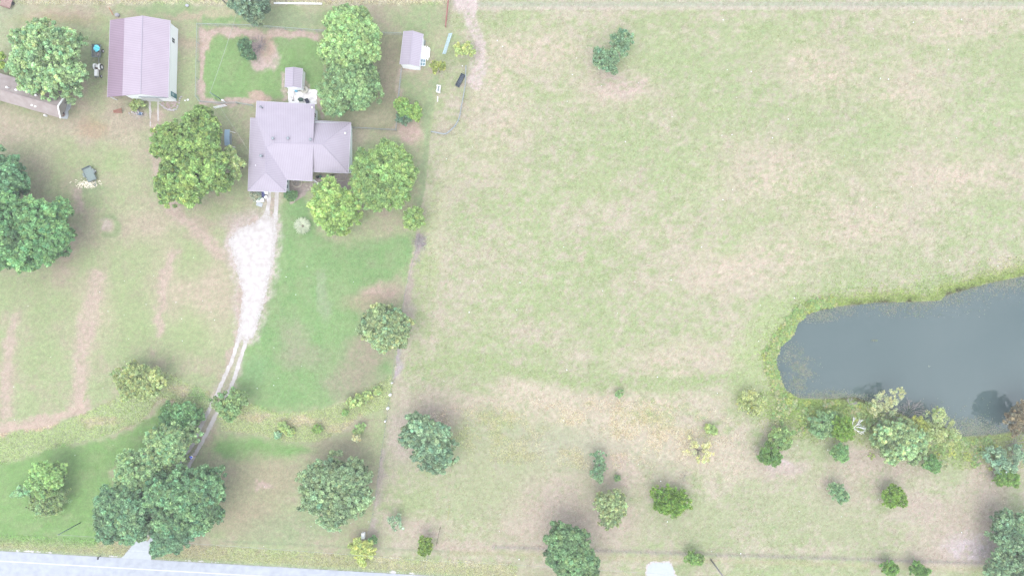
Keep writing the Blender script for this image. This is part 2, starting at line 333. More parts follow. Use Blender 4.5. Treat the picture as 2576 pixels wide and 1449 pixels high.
BUILT = [[(270,40),(455,60),(452,262),(268,250)],[(620,250),(890,250),(890,500),(620,500)],[(-60,190),(180,190),(180,300),(-60,290)],[(1000,70),(1085,70),(1085,185),(1000,185)],[(705,160),(815,160),(815,260),(705,260)]]
gz = np.where(near, ground_z(GX, GY), -.05)
ny, nx = GX.shape
me = bpy.data.meshes.new('ground'); vv = np.stack([GX, GY, gz], -1).reshape(-1, 3).astype(np.float32)
idx = np.arange(nx*ny).reshape(ny, nx); q = np.stack([idx[:-1, :-1], idx[:-1, 1:], idx[1:, 1:], idx[1:, :-1]], -1).reshape(-1, 4).astype(np.int32)
me.vertices.add(len(vv)); me.vertices.foreach_set('co', vv.ravel()); me.loops.add(q.size); me.loops.foreach_set('vertex_index', q.ravel())
me.polygons.add(len(q)); me.polygons.foreach_set('loop_start', np.arange(0, q.size, 4, dtype=np.int32)); me.polygons.foreach_set('loop_total', np.full(len(q), 4, dtype=np.int32))
me.update(calc_edges=True); me.polygons.foreach_set('use_smooth', np.ones(len(q), bool))
at = me.color_attributes.new('Col', 'FLOAT_COLOR', 'POINT'); cc = np.ones((len(vv), 4), dtype=np.float32); cc[:, :3] = gc.reshape(-1, 3); cc[:, 3] = grough
at.data.foreach_set('color', cc.ravel())
def ground_mat():
    m = bpy.data.materials.new('grass_ground'); m.use_nodes = True; t = m.node_tree; b = t.nodes['Principled BSDF']
    b.inputs['Roughness'].default_value = .95; b.inputs['Specular IOR Level'].default_value = .05
    a = t.nodes.new('ShaderNodeAttribute'); a.attribute_name = 'Col'
    g = t.nodes.new('ShaderNodeTexCoord'); last = a.outputs['Color']
    for sc, det, lo, hi, ramp in ((5.5, 3, .84, 1.16, (.3, .7)), (1.3, 4, .91, 1.09, (.3, .7))):
        n = t.nodes.new('ShaderNodeTexNoise'); n.inputs['Scale'].default_value = sc; n.inputs['Detail'].default_value = det
        t.links.new(g.outputs['Object'], n.inputs['Vector'])
        r = t.nodes.new('ShaderNodeMapRange'); r.inputs[1].default_value = ramp[0]; r.inputs[2].default_value = ramp[1]; r.inputs[3].default_value = lo; r.inputs[4].default_value = hi
        t.links.new(n.outputs[0], r.inputs[0])
        mm = t.nodes.new('ShaderNodeMix'); mm.data_type = 'RGBA'; mm.blend_type = 'MULTIPLY'; mm.inputs[0].default_value = 1
        t.links.new(last, mm.inputs[6]); t.links.new(r.outputs[0], mm.inputs[7]); last = mm.outputs[2]
    n = t.nodes.new('ShaderNodeTexNoise'); n.inputs['Scale'].default_value = 2.6; n.inputs['Detail'].default_value = 5   # hue wander
    t.links.new(g.outputs['Object'], n.inputs['Vector'])
    r = t.nodes.new('ShaderNodeValToRGB'); r.color_ramp.elements[0].position = .35; r.color_ramp.elements[0].color = (1.05, .985, .97, 1)
    r.color_ramp.elements[1].position = .65; r.color_ramp.elements[1].color = (.95, 1.02, .92, 1)
    t.links.new(n.outputs[0], r.inputs[0]); mm = t.nodes.new('ShaderNodeMix'); mm.data_type = 'RGBA'; mm.blend_type = 'MULTIPLY'; mm.inputs[0].default_value = 1
    t.links.new(last, mm.inputs[6]); t.links.new(r.outputs[0], mm.inputs[7]); t.links.new(mm.outputs[2], b.inputs['Base Color'])
    n = t.nodes.new('ShaderNodeTexNoise'); n.inputs['Scale'].default_value = 7; n.inputs['Detail'].default_value = 6
    t.links.new(g.outputs['Object'], n.inputs['Vector']); u = t.nodes.new('ShaderNodeBump'); u.inputs['Strength'].default_value = .5; u.inputs['Distance'].default_value = .12
    t.links.new(n.outputs[0], u.inputs['Height']); t.links.new(u.outputs[0], b.inputs['Normal'])
    return m
me.materials.append(ground_mat()); ground = bpy.data.objects.new('ground', me); COL.objects.link(ground); tag(ground, kind='structure')
def gzp(x, y): return float(ground_z(np.array([x]), np.array([y]))[0])

def sheet(name, maskfn, box, res, z, m, kind='structure', follow=True):   # ragged-edged sheet of small cells lying on the ground
    x0, y0, x1, y1 = box; X = np.arange(x0, x1, res); Y = np.arange(y0, y1, res); U, V = np.meshgrid(X, Y)
    M = maskfn(U+res/2, V+res/2) > 0; u = U[M]; v = V[M]
    c = np.stack([np.stack([u, v+res], -1), np.stack([u+res, v+res], -1), np.stack([u+res, v], -1), np.stack([u, v], -1)], 1)
    wx = (c[..., 0]-1288)*MPV; wy = (724.5-c[..., 1])*MPV
    zz = ground_z(wx.ravel(), wy.ravel()).reshape(wx.shape)+z if follow else np.full(wx.shape, z)
    o = npmesh(name, np.stack([wx, wy, zz], -1), 4, m)
    import bmesh
    bm = bmesh.new(); bm.from_mesh(o.data); bmesh.ops.remove_doubles(bm, verts=bm.verts, dist=.004)
    bm.to_mesh(o.data); bm.free()
    return tag(o, kind=kind)
def jit_(u, v): q = np.sin(u*127.1+v*311.7)*43758.5; return (q-np.floor(q))**3*2-.5
def drive_mask(u, v):
    w = fbm(u, v, 8, 3, 81)*1.6; w2 = fbm(u, v, 4, 3, 83)
    d = np.minimum(seg_d(u, v, TRL)-4.4, seg_d(u, v, TRR)-4.6)
    d = np.minimum(d, poly_sd(u, v, PAD)+3*w2+2)
    d = np.minimum(d, seg_d(u, v, s2v([(438,296),(440,330),(440,370)]))-2.1+np.clip((v-285)/22, 0, 4)); d = np.minimum(d, seg_d(u, v, s2v([(463,300),(463,335),(463,375)]))-2.1+np.clip((v-285)/22, 0, 4))
    return -(d+w*.75+jit_(u, v)*(.9+6*sst(16, 2, poly_sd(u, v, PAD))))
M_gravel = mat('white_gravel', C(230,220,215), .95, alt=C(252,247,247,2.2), nscale=1.1, bump=.5, bscale=14)
sheet('driveway', drive_mask, (290,230,705,1415), .8, .018, M_gravel)
M_road = mat('pale_asphalt', C(212,218,230), .85, noise=.1, nscale=.9, bump=.25, bscale=18)
M_paint = mat('road_paint', C(254,254,255,2.0), .6)
M_yel = mat('yellow_road_paint', (.6,.4,.06), .6)
def road_strip(name, off0, off1, z, m, kind, x0=-6000, x1=9000, mod=0):
    b = MB(); sl_ = math.hypot(1, ROADS); n = 60
    for i in range(n):
        xa = x0+(x1-x0)*i/n; xb = x0+(x1-x0)*(i+1)/n
        b.quad(P(xa, road_y(xa)+off1*sl_)[:2]+(z,), P(xb, road_y(xb)+off1*sl_)[:2]+(z,), P(xb, road_y(xb)+off0*sl_)[:2]+(z,), P(xa, road_y(xa)+off0*sl_)[:2]+(z,))
    return tag(b.build(name, m), kind=kind)
road_strip('road', 0, 118, .012, M_road, 'structure')
road_strip('road_edge_line', 24.0, 25.9, .018, M_paint, 'structure')
road_strip('road_edge_line', 112, 113.8, .018, M_paint, 'structure')
road_strip('road_centre_line', 66, 67.4, .018, M_yel, 'structure'); road_strip('road_centre_line', 69, 70.4, .018, M_yel, 'structure')
M_conc = mat('pale_concrete', C(226,233,238), .85, noise=.06, nscale=2, bump=.2)
sheet('drive_apron', lambda u, v: -(poly_sd(u, v, APRON)-1+.8*fbm(u, v, 6, 3, 89)), (295,1310,415,1415), .8, .03, M_conc)
CULV = [(1630,1424),(1640,1416),(1682,1414),(1694,1430),(1697,1449),(1697,1500),(1627,1500),(1627,1440)]
sheet('gravel_shoulder', lambda u, v: .5+fbm(u, v, 9, 3, 87)*1.5-np.abs(v-road_y(u)+3.2)/2.6-np.minimum(np.abs(u-290)/26, np.minimum(np.abs(u-505)/34, np.minimum(np.abs(u-60)/60, np.abs(u-1000)/50))), (-20,1375,1060,1450), 1., .01, mat('white_shoulder_grit', C(244,240,240), .95, noise=.08, nscale=6))
sheet('driveway_stub', lambda u, v: -(poly_sd(u, v, CULV)+1.6*fbm(u, v, 6, 3, 91)), (1610,1400,1715,1484), 1., .016, M_conc)
sheet('gravel_margin', lambda u, v: -(np.abs(poly_sd(u, v, CULV)-1.5)-2.5+3*fbm(u, v, 5, 3, 93))*(v > 1400), (1605,1395,1720,1484), 1., .008, mat('pale_grit', C(240,230,228), .95, noise=.08, nscale=6))
PATIO = s2v([(842,262),(892,257),(930,266),(928,306),(846,303)])
M_patio = mat('patio_gravel', C(240,234,232,2.0), .95, alt=(.8,.79,.79), nscale=1.4, bump=.4, bscale=12)
sheet('patio', lambda u, v: -(poly_sd(u, v, PATIO)+1.5*fbm(u, v, 7, 3, 95)), (715,215,805,270), 1., .012, M_patio)
# pond
wm = bpy.data.materials.new('pond_water'); wm.use_nodes = True; t = wm.node_tree; b = t.nodes['Principled BSDF']
b.inputs['Base Color'].default_value = (.052, .08, .08, 1); b.inputs['Roughness'].default_value = .04; b.inputs['IOR'].default_value = 1.55; b.inputs['Specular IOR Level'].default_value = .5
n = t.nodes.new('ShaderNodeTexNoise'); n.inputs['Scale'].default_value = 2.5; n.inputs['Detail'].default_value = 4
g = t.nodes.new('ShaderNodeTexCoord'); t.links.new(g.outputs['Object'], n.inputs['Vector'])
u = t.nodes.new('ShaderNodeBump'); u.inputs['Strength'].default_value = .05; u.inputs['Distance'].default_value = .03
t.links.new(n.outputs[0], u.inputs['Height']); t.links.new(u.outputs[0], b.inputs['Normal'])
sheetw = MB(); sheetw.quad(*[P(a, b_)[:2]+(-.16,) for a, b_ in ((1925,1125),(2920,1125),(2920,640),(1925,640))])
tag(sheetw.build('pond_water', wm), kind='structure')

# ------------------------------------------------------------------ foliage
fm = bpy.data.materials.new('foliage'); fm.use_nodes = True; t = fm.node_tree; t.nodes.clear()
o_ = t.nodes.new('ShaderNodeOutputMaterial'); a = t.nodes.new('ShaderNodeAttribute'); a.attribute_name = 'Col'
d = t.nodes.new('ShaderNodeBsdfPrincipled'); d.inputs['Roughness'].default_value = .55; d.inputs['Specular IOR Level'].default_value = .25
tr = t.nodes.new('ShaderNodeBsdfTranslucent'); ms = t.nodes.new('ShaderNodeMixShader'); ms.inputs[0].default_value = .5
t.links.new(a.outputs['Color'], d.inputs['Base Color']); t.links.new(a.outputs['Color'], tr.inputs['Color'])
t.links.new(d.outputs[0], ms.inputs[1]); t.links.new(tr.outputs[0], ms.inputs[2]); t.links.new(ms.outputs[0], o_.inputs[0])
M_leaf = fm
M_bark = mat('grey_bark', C(128,118,108), .95, noise=.25, nscale=6, bump=.6)
M_dead = mat('bleached_dead_wood', C(214,206,204), .9, noise=.12, nscale=5)
M_twig = mat('grey_twigs', C(176,168,166), .9, noise=.15, nscale=5)
def unit(v): return v/np.maximum(np.linalg.norm(v, axis=-1, keepdims=True), 1e-9)
def leaves(c, nrm, size, ratio, axis=None, droop=0):
    N = len(c); t_ = rng.normal(size=(N, 3)) if axis is None else axis+rng.normal(size=(N, 3))*.35
    t_ = t_-nrm*np.sum(t_*nrm, -1, keepdims=True); t_ = unit(t_); b_ = np.cross(nrm, t_)
    L = size[:, None]*t_; Wd = size[:, None]*ratio*b_
    return np.stack([c-L, c+Wd*.9+L*.1, c+L, c-Wd*.9+L*.1], 1)
def clumpy(lobes, col, style, dens=1., leaf=.26, hue=.12):
    """lobes: (x,y,z,rx,rz) metres. returns verts, colours"""
    V = []; CC = []; sub = []
    for (x, y, z, rx, rz) in lobes:          # big lobes are made of boughs with gaps between them
        if rx < 1.9 or style not in ('broad', 'spike', 'fine'): sub.append((x, y, z, rx, rz, 1.)); continue
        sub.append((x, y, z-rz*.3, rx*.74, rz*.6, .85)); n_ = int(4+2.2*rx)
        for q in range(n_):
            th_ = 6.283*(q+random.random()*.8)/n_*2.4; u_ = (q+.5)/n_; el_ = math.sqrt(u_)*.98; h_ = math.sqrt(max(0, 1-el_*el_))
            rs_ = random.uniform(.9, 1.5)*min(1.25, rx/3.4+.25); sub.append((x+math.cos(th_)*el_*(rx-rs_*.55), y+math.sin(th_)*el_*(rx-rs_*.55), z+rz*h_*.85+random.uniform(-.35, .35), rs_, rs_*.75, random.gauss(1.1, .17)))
    for (x, y, z, rx, rz, tone) in sub:
        clr = {'broad': .5, 'fine': .4, 'spike': .48, 'cedar': .36, 'wisp': .5}[style]*min(1, max(.4, rx/2.0))
        nC = int(dens*1.75*(rx/clr)**2*(.55 if style == 'wisp' else 1))+5
        th = rng.random(nC)*2*math.pi; cz = rng.random(nC)*1.25-.25; cz = np.clip(cz, -.35, 1); sr = np.sqrt(np.clip(1-cz**2, 0, 1))
        wob = 1+.13*np.sin(3*th+rng.random()*6)+.09*np.sin(5*th+rng.random()*6)+.05*np.sin(9*th+rng.random()*6)
        rr = (rng.random(nC)**.4)*.65+.35; rr = rr*(.88+.26*rng.random(nC))
        cx = np.stack([x+rx*rr*wob*sr*np.cos(th), y+rx*rr*wob*sr*np.sin(th), z+rz*rr*cz], -1)
        cs = clr*(.65+.7*rng.random(nC)); cx[:, 2] = np.maximum(cx[:, 2], .12)
        br = 1+rng.normal(size=(nC, 1))*hue; hu = rng.normal(size=(nC, 1))*hue*.55
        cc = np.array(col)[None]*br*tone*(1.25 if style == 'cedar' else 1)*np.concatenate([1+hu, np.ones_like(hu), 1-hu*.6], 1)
        per = int({'broad': 46, 'fine': 40, 'spike': 42, 'cedar': 46, 'wisp': 24}[style]*1.3*(.26/leaf)**1.2)
        ci = np.repeat(np.arange(nC), per); N = len(ci)
        dirs = unit(rng.normal(size=(N, 3))+np.array([0, 0, .35])); rad = rng.random(N)**.4
        pos = cx[ci]+dirs*(cs[ci]*rad)[:, None]*np.array([1, 1, .75])
        outw = unit(cx[ci]-np.array([x, y, z-rz*.6]))
        size = leaf*.74*(.55+.8*rng.random(N))
        if style in ('spike',):
            nrm = unit(rng.normal(size=(N, 3))*.6+np.array([0, 0, 1.])+.2*outw); lv = leaves(pos, nrm, size*1.35, .27, axis=outw*1.1)
        elif style == 'cedar':
            nrm = unit(rng.normal(size=(N, 3))+np.array([0, 0, .5])); lv = leaves(pos, nrm, size*.9, .3, axis=dirs+outw)
        elif style in ('fine', 'wisp'):
            nrm = unit(rng.normal(size=(N, 3))*.8+np.array([0, 0, .8])); lv = leaves(pos, nrm, size*.8, .42)
        else:
            nrm = unit(rng.normal(size=(N, 3))*.55+dirs*.5+outw*.25+np.array([0, 0, .75])); lv = leaves(pos, nrm, size, .6)
        V.append(lv.reshape(-1, 3)); CC.append(cc[ci]*(1+rng.normal(size=(N, 1))*.26)*np.where(rng.random((N, 1)) > .86, 1.5, .96))
    return np.concatenate(V), np.clip(np.concatenate(CC), .004, .9)
def limbs(mb, base, tips, r0, n=6):
    bx, by, bz = base; top = sum(t[2] for t in tips)/len(tips)
    fork = (bx, by, bz+(top-bz)*.38); mb.tube(base, fork, r0, r0*.75, n)
    for tp in tips:
        mid = tuple(fork[i]*.5+tp[i]*.5+random.uniform(-.3, .3) for i in range(3)); mb.tube(fork, mid, r0*.55, r0*.32, 5, cap=False); mb.tube(mid, tp, r0*.32, r0*.08, 5)
    return mb
def tree(name, label, cat, lobes, rgb, style='broad', dens=1., leaf=.26, group=None, flat=.72, trunk=True, hue=.12, k=1.45, deadw=None, parts='crown'):
    """lobes in plan units: (vx, vy, r, z of the lobe's centre)"""
    L = []
    for (vx, vy, r, z) in lobes:
        z = z if z < 3 else 3+(z-3)*.62
        p = P(vx, vy, z); L.append((p[0], p[1], z, r*MPV*(1-z/H), min(r*MPV*flat, z*.95+.25)))
    wsum = sum(l[3] for l in L); bx = sum(l[0]*l[3] for l in L)/wsum; by = sum(l[1]*l[3] for l in L)/wsum; bz = gzp(bx, by)
    e = thing(name, label, cat, (bx, by, bz), group=group)
    g_ = sum(rgb)/3; rgb = tuple(q*.78+g_*.22 for q in rgb); rgb = (rgb[0], rgb[1], rgb[2]*.96)
    v, c = clumpy([(l[0]-bx, l[1]-by, l[2]-bz, l[3], l[4]) for l in L], C(*rgb, k=k*.62), style, dens, leaf, hue)
    npmesh(parts, v, 4, M_leaf, c, e)
    if trunk:
        mb = MB(); r0 = .05+.028*sum(l[3]**2 for l in L)**.5; tips = []
        for l in L:
            for k_ in range(max(2, int(l[3]))):
                a_ = random.uniform(0, 6.28); q_ = random.uniform(.2, .75); tips.append((l[0]-bx+math.cos(a_)*l[3]*q_, l[1]-by+math.sin(a_)*l[3]*q_, max(.3, l[2]-bz+l[4]*random.uniform(-.1, .6))))
        limbs(mb, (0, 0, -.1), tips, r0); mb.build('trunk', deadw or M_bark, e, smooth=True)
    return e

T = tree
T('shade_tree', 'broad pale green open-crowned tree leaning over the brown cottage roof', 'tree', [(118,130,62,7),(165,125,45,7),(75,165,42,7),(190,190,34,6),(150,200,40,6.5),(85,210,32,5.5),(185,238,26,5),(115,90,36,7),(125,240,22,4.5),(208,105,16,5),(60,110,28,6)], (150,184,128), dens=.62, leaf=.24, hue=.16)
T('shade_tree', 'grey-green shade tree cut by the top edge, north of the chain-link yard', 'tree', [(632,4,50,5.5),(640,40,26,4),(612,15,30,5),(655,12,30,5),(650,-40,50,6)], (128,156,128), 'fine', leaf=.28)
T('juniper', 'small dark green juniper beside the grey dead shrub in the yard', 'shrub', [(616,115,17,2.2),(622,134,17,2),(636,146,9,1.2)], (110,150,110), 'fine')
T('maple_tree', 'large bright yellow-green maple between the fenced yard and the narrow east shed', 'tree', [(862,75,48,7.5),(910,100,48,7.5),(850,125,44,7),(895,60,40,7.5),(925,135,34,6.5),(880,140,44,7),(870,40,26,6.5),(865,165,30,6)], (150,184,118), dens=1.1, leaf=.28)
T('shade_tree', 'dull dark green spreading tree just south of the bright maple', 'tree', [(850,225,44,6),(885,215,48,6.5),(855,185,34,6),(890,250,40,5.5),(845,265,34,5),(925,235,36,5.5),(930,195,30,5.5)], (132,166,112), dens=1., leaf=.24)
T('oak_tree', 'big olive green tree between the barn and the west end of the house', 'tree', [(440,370,52,7),(500,345,58,8),(470,430,60,8),(534,404,46,7.5),(520,310,34,6.5),(550,450,40,6.5),(430,470,36,6),(480,470,48,7),(425,500,22,5),(475,510,12,4.5),(530,342,30,6.5)], (136,168,92), dens=1., leaf=.28, hue=.15)
T('young_tree', 'paler yellow-green young tree on the house side of the big olive tree', 'tree', [(588,412,24,5),(580,385,15,4.6),(592,440,14,4)], (164,188,122), dens=.9)
T('willow_tree', 'bright green tree with long drooping leaves off the southeast corner of the house', 'tree', [(960,440,58,6),(1005,440,42,5.5),(930,420,40,5.5),(960,485,46,5.5),(1000,480,40,5),(930,470,40,5.5),(975,395,36,5),(1010,410,32,4.8),(905,455,26,5)], (144,178,106), 'spike', dens=1.1, leaf=.27)
T('maple_tree', 'round lime green tree south of the porch garden', 'tree', [(835,500,44,5.5),(870,520,36,5),(820,530,38,5),(850,550,40,5),(855,572,22,4.2),(890,545,20,4.2),(810,490,26,4.8)], (154,187,106), 'spike', dens=1.15, leaf=.22)
T('young_tree', 'small yellow-green sapling on the fence line south of the willow', 'tree', [(1040,545,22,3),(1036,562,18,2.6),(1052,556,15,2.4)], (156,188,112), 'spike', dens=1.1, leaf=.22)
T('shade_tree', 'dark green tree at the left edge behind the biggest leafy crown', 'tree', [(10,420,44,6.5),(40,440,36,6.5),(45,468,30,6),(10,460,50,7),(-50,440,60,7)], (112,158,112), leaf=.28)
T('maple_tree', 'largest blue-green leafy tree at the left edge of the lawn', 'tree', [(30,545,66,8),(100,560,62,8),(150,585,44,7),(60,610,66,8),(130,620,44,7),(20,640,40,7),(70,655,30,6),(150,535,34,6.5),(-60,580,90,8)], (118,166,106), dens=1.1, leaf=.28, hue=.15)
T('fruit_tree', 'bright green bushy tree on the fence corner southeast of the sheds', 'tree', [(1015,270,20,2.6),(1038,280,20,2.6),(1045,292,14,2.2),(1004,262,13,2.4)], (146,186,96), dens=1.1, leaf=.22)
T('juniper', 'bluish juniper tucked under the bright fence corner tree', 'shrub', [(1015,298,17,1.6),(1028,292,12,1.6)], (116,150,126), 'cedar')
T('young_tree', 'round olive yellow young tree beside the silver gate panel', 'tree', [(1102,170,16,2.6)], (160,176,90), 'spike', leaf=.24)
T('young_tree', 'pale yellow-leaved sapling beside the end of the long curved pipe', 'tree', [(1175,122,15,2.2),(1158,128,13,2),(1184,132,10,1.8),(1150,120,10,2)], (182,200,124), dens=.7, leaf=.22)
T('pasture_tree', 'blue-green lobe-crowned tree alone in the upper pasture', 'tree', [(1512,148,22,4),(1525,165,18,3.5),(1538,150,22,3.6),(1560,125,26,4.2),(1575,98,20,4),(1556,100,20,4),(1545,178,10,2.4),(1508,132,14,3.5)], (138,174,136), 'fine', leaf=.28)
T('hackberry_tree', 'round grey-green tree beside the fence line east of the lawn', 'tree', [(965,810,42,5.5),(1000,820,38,5.5),(975,850,38,5),(1005,845,28,4.8),(935,825,32,4.5),(985,795,26,5)], (146,168,120), leaf=.22, hue=.16)
T('willow_tree', 'loose pale olive tree at the bend of the weedy swale', 'tree', [(350,950,36,4),(390,955,28,3.8),(330,975,30,3.5),(375,980,28,3.4),(305,945,22,3),(335,925,16,3)], (172,188,128), 'fine', dens=.8, leaf=.27)
T('roadside_tree', 'small round tree hanging over the wheel tracks at the culvert', 'tree', [(560,1012,26,3.6),(585,1020,26,3.8),(605,1005,22,3.6),(575,1038,22,3),(590,995,16,3.4)], (142,174,112), leaf=.24)
T('sumac_thicket', 'dark green weedy thicket west of the wheel tracks', 'thicket', [(435,1035,26,1.8),(470,1040,30,1.8),(455,1065,30,1.8),(480,1075,24,1.6),(420,1060,20,1.4),(500,1045,16,1.2)], (120,166,108), dens=1., leaf=.2, trunk=True)
T('oak_tree', 'grey-green tree with bare pale limbs just west of the driveway', 'tree', [(405,1105,34,6),(450,1100,32,6),(480,1090,26,5.5),(390,1150,32,6),(440,1140,30,6),(464,1112,22,5.5),(420,1170,26,6)], (142,176,122), dens=.75, leaf=.26, hue=.15)
T('oak_tree', 'mid green oak west of the great dark oak, over bare soil', 'tree', [(330,1165,34,6.5),(350,1195,40,7),(320,1200,30,6),(385,1190,34,6.5),(345,1225,34,6.5)], (138,172,118), leaf=.26)
T('oak_tree', 'great round dark oak covering the driveway near the road', 'tree', [(460,1232,60,9),(514,1222,44,8.5),(530,1240,42,8),(470,1270,60,9),(520,1280,46,8),(420,1240,48,8.5),(502,1204,28,7.2),(540,1200,28,7),(430,1290,44,8)], (114,156,108), dens=1.1, leaf=.27, hue=.15)
T('oak_tree', 'dark oak on the left of the drive entrance beside the road', 'tree', [(300,1285,52,7.5),(340,1260,50,8),(350,1300,48,8),(290,1320,40,7),(335,1330,34,6.5),(280,1260,34,7)], (116,156,112), dens=1.1, leaf=.27, hue=.15)
T('oak_tree', 'smaller dark oak on the right of the drive entrance touching the road', 'tree', [(430,1335,36,6),(465,1320,36,6),(415,1365,28,5),(500,1315,28,5.5),(395,1385,15,3.5),(445,1365,26,4.5)], (112,154,114), leaf=.26)
T('young_tree', 'bright green leafy tree alone in the southwest lawn', 'tree', [(115,1190,32,4.6),(140,1200,28,4.6),(95,1215,24,4.2),(120,1225,28,4),(150,1180,16,4)], (150,190,112), dens=1.1, leaf=.25)
T('young_tree', 'small pale mint green sapling left of the bright southwest tree', 'tree', [(52,1237,14,2),(72,1230,12,2),(38,1242,8,1.6)], (150,196,142), leaf=.2)
T('shrub_thicket', 'olive green ragged shrub under the bright southwest tree', 'shrub', [(120,1265,30,1.6),(155,1250,22,1.8),(90,1265,20,1.4),(145,1275,16,1.3)], (154,180,122), 'fine', dens=.8)
T('pasture_tree', 'dense blue-green pasture tree with a ragged southern tip', 'tree', [(1060,1080,44,6),(1095,1100,44,6),(1080,1130,44,5.5),(1110,1145,34,5),(1095,1175,20,4),(1040,1095,30,5.5),(1125,1120,22,4.6)], (132,164,128), leaf=.22, hue=.14)
T('pecan_tree', 'wide sparse dull green tree between the lawn and the east fence line', 'tree', [(800,1200,40,5.5),(850,1200,44,6),(900,1190,36,5.5),(810,1250,42,5.5),(860,1260,46,6),(905,1250,34,5.5),(780,1265,26,4.5),(840,1300,34,5),(895,1285,26,4.5),(845,1150,20,5),(775,1220,26,5)], (140,168,124), dens=.68, leaf=.25, hue=.12)
T('oak_tree', 'tall dark green tree on the roadside fence at the bottom centre', 'tree', [(1405,1350,34,6.5),(1440,1365,38,7),(1460,1355,26,6),(1430,1405,44,7),(1470,1410,34,6.5),(1400,1395,30,6),(1440,1440,40,6.5),(1480,1435,24,5.5),(1400,1325,16,5)], (116,152,102), leaf=.26)
T('cedar_tree', 'widest bright green cedar standing in the lower pasture', 'tree', [(1675,1252,32,2.4),(1705,1262,30,2.4),(1690,1270,30,2.2),(1668,1266,24,2)], (120,158,60), 'cedar', dens=1.5, leaf=.28)
T('pasture_tree', 'faded olive round tree west of the widest cedar', 'tree', [(1525,1265,32,3.2),(1550,1270,28,3.2),(1530,1295,28,2.8),(1548,1250,22,3),(1508,1255,18,2.8)], (166,184,132), 'fine', dens=.75)
T('juniper', 'narrow two-part blue-green juniper north of the faded olive tree', 'shrub', [(1506,1150,17,1.8),(1510,1170,16,1.8),(1500,1190,18,1.8),(1508,1205,10,1.2)], (138,174,134), 'fine')
CED = [('round cedar with a pale scar of soil below it, west of the pond trees', [(1936,1142,24,2.4),(1946,1150,20,2),(1925,1148,18,2)], (118,156,84)),
 ('small round cedar below the white fallen snag', [(2112,1137,22,2),(2120,1146,14,1.6)], (130,170,110)),
 ('yellow-green cedar in the middle of the southeast pasture', [(2245,1240,22,2.2),(2262,1252,20,2),(2238,1256,18,1.8)], (126,162,64)),
 ('faint blue-green cedar west of the yellow-green pasture cedar', [(2102,1232,18,1.8),(2118,1248,16,1.5)], (134,168,124)),
 ('bright olive cedar hugging the white fallen snag', [(2115,1068,24,3),(2122,1086,24,2.8),(2104,1080,18,2.4)], (128,164,66)),
 ('dark little cedar at the south edge of the pond thicket', [(2340,1165,18,1.6),(2352,1172,15,1.5)], (122,164,100)),
 ('olive cedar near the right edge below the bluish shrubs', [(2530,1198,20,2.2),(2545,1205,18,2),(2515,1206,14,1.6)], (124,162,78)),
 ('cedar on the wire fence nearest the drive stub', [(1742,1402,17,1.8),(1756,1408,15,1.6)], (134,168,92)),
 ('cedar on the wire fence, left of the last pair', [(2236,1426,18,2),(2246,1432,14,1.8)], (118,160,76)),
 ('cedar on the wire fence, rightmost of the last pair', [(2304,1428,17,2),(2320,1436,16,2)], (110,152,74)),
 ('round olive cedar beside the pale roadside pole', [(1070,1364,17,2.2),(1072,1378,15,2),(1064,1384,12,1.6)], (130,158,70))]
for lb, lo, rgb in CED: T('cedar_tree', lb, 'cedar', lo, rgb, 'cedar', dens=1.5, leaf=.24, group='cedars dotted over the south pasture')
T('pond_thicket', 'broad dark green leafy thicket on the south bank of the pond', 'thicket', [(2225,1090,34,3),(2260,1085,36,3.2),(2290,1110,34,3),(2245,1130,36,2.6),(2300,1140,26,2.2),(2210,1115,22,2.2),(2320,1105,22,2.2)], (152,182,126), dens=.7, leaf=.19, hue=.17)
T('bank_bush', 'rounded blue-green bush left of the bright olive snag cedar', 'shrub', [(2065,1065,26,2.2),(2080,1080,22,2),(2055,1080,18,1.8),(2085,1050,16,2)], (136,174,120), leaf=.22)
T('bank_bush', 'olive bush northeast of the scarred cedar', 'shrub', [(1955,1100,26,1.8),(1975,1095,20,1.6),(1970,1115,16,1.4)], (146,176,104), leaf=.22)
T('bank_willow', 'silvery yellow willow with bare twigs leaning over the pond', 'tree', [(2215,1005,24,3),(2240,1000,20,3),(2262,988,13,3.2),(2200,1025,20,2.4),(2230,1030,20,2.2)], (190,198,150), 'wisp', dens=1, deadw=M_dead)
T('bank_willow', 'sulphur yellow willow beside the grey dead snag at the pond', 'tree', [(2305,1062,18,2.6),(2318,1072,16,2.4),(2302,1082,14,2)], (176,188,96), 'fine', dens=.9)
T('bank_willow', 'hazy yellow-green willow on the bank right of the sulphur willow', 'tree', [(2352,1050,26,2.6),(2375,1070,24,2.4),(2350,1090,26,2.2),(2390,1100,26,2),(2360,1040,16,2.6)], (178,194,132), 'wisp', dens=1.4)
T('bank_tree', 'brown withered tree at the right edge of the pond', 'tree', [(2545,1055,26,3.6),(2570,1040,30,4.4),(2560,1070,24,3.2),(2600,1050,40,5)], (150,138,112), 'fine', dens=.9)
T('bank_bush', 'bluish bush among dead twigs at the right edge', 'shrub', [(2500,1145,24,1.8),(2530,1165,26,2),(2560,1140,22,2),(2520,1180,18,1.8)], (140,174,142), leaf=.22, dens=.9)
T('pasture_tree', 'large dull blue-green tree at the lower right edge', 'tree', [(2520,1310,30,4.5),(2555,1320,36,4.5),(2530,1350,36,4.5),(2570,1360,30,4.2),(2500,1340,20,3.8),(2600,1330,40,5)], (134,168,128), 'fine', dens=.9, leaf=.27)
T('pasture_tree', 'pale blue-green tree in the bottom right corner', 'tree', [(2520,1410,34,3.6),(2560,1405,30,3.6),(2500,1435,30,3.2),(2550,1445,34,3.4)], (142,174,134), 'fine', dens=.85, leaf=.27)
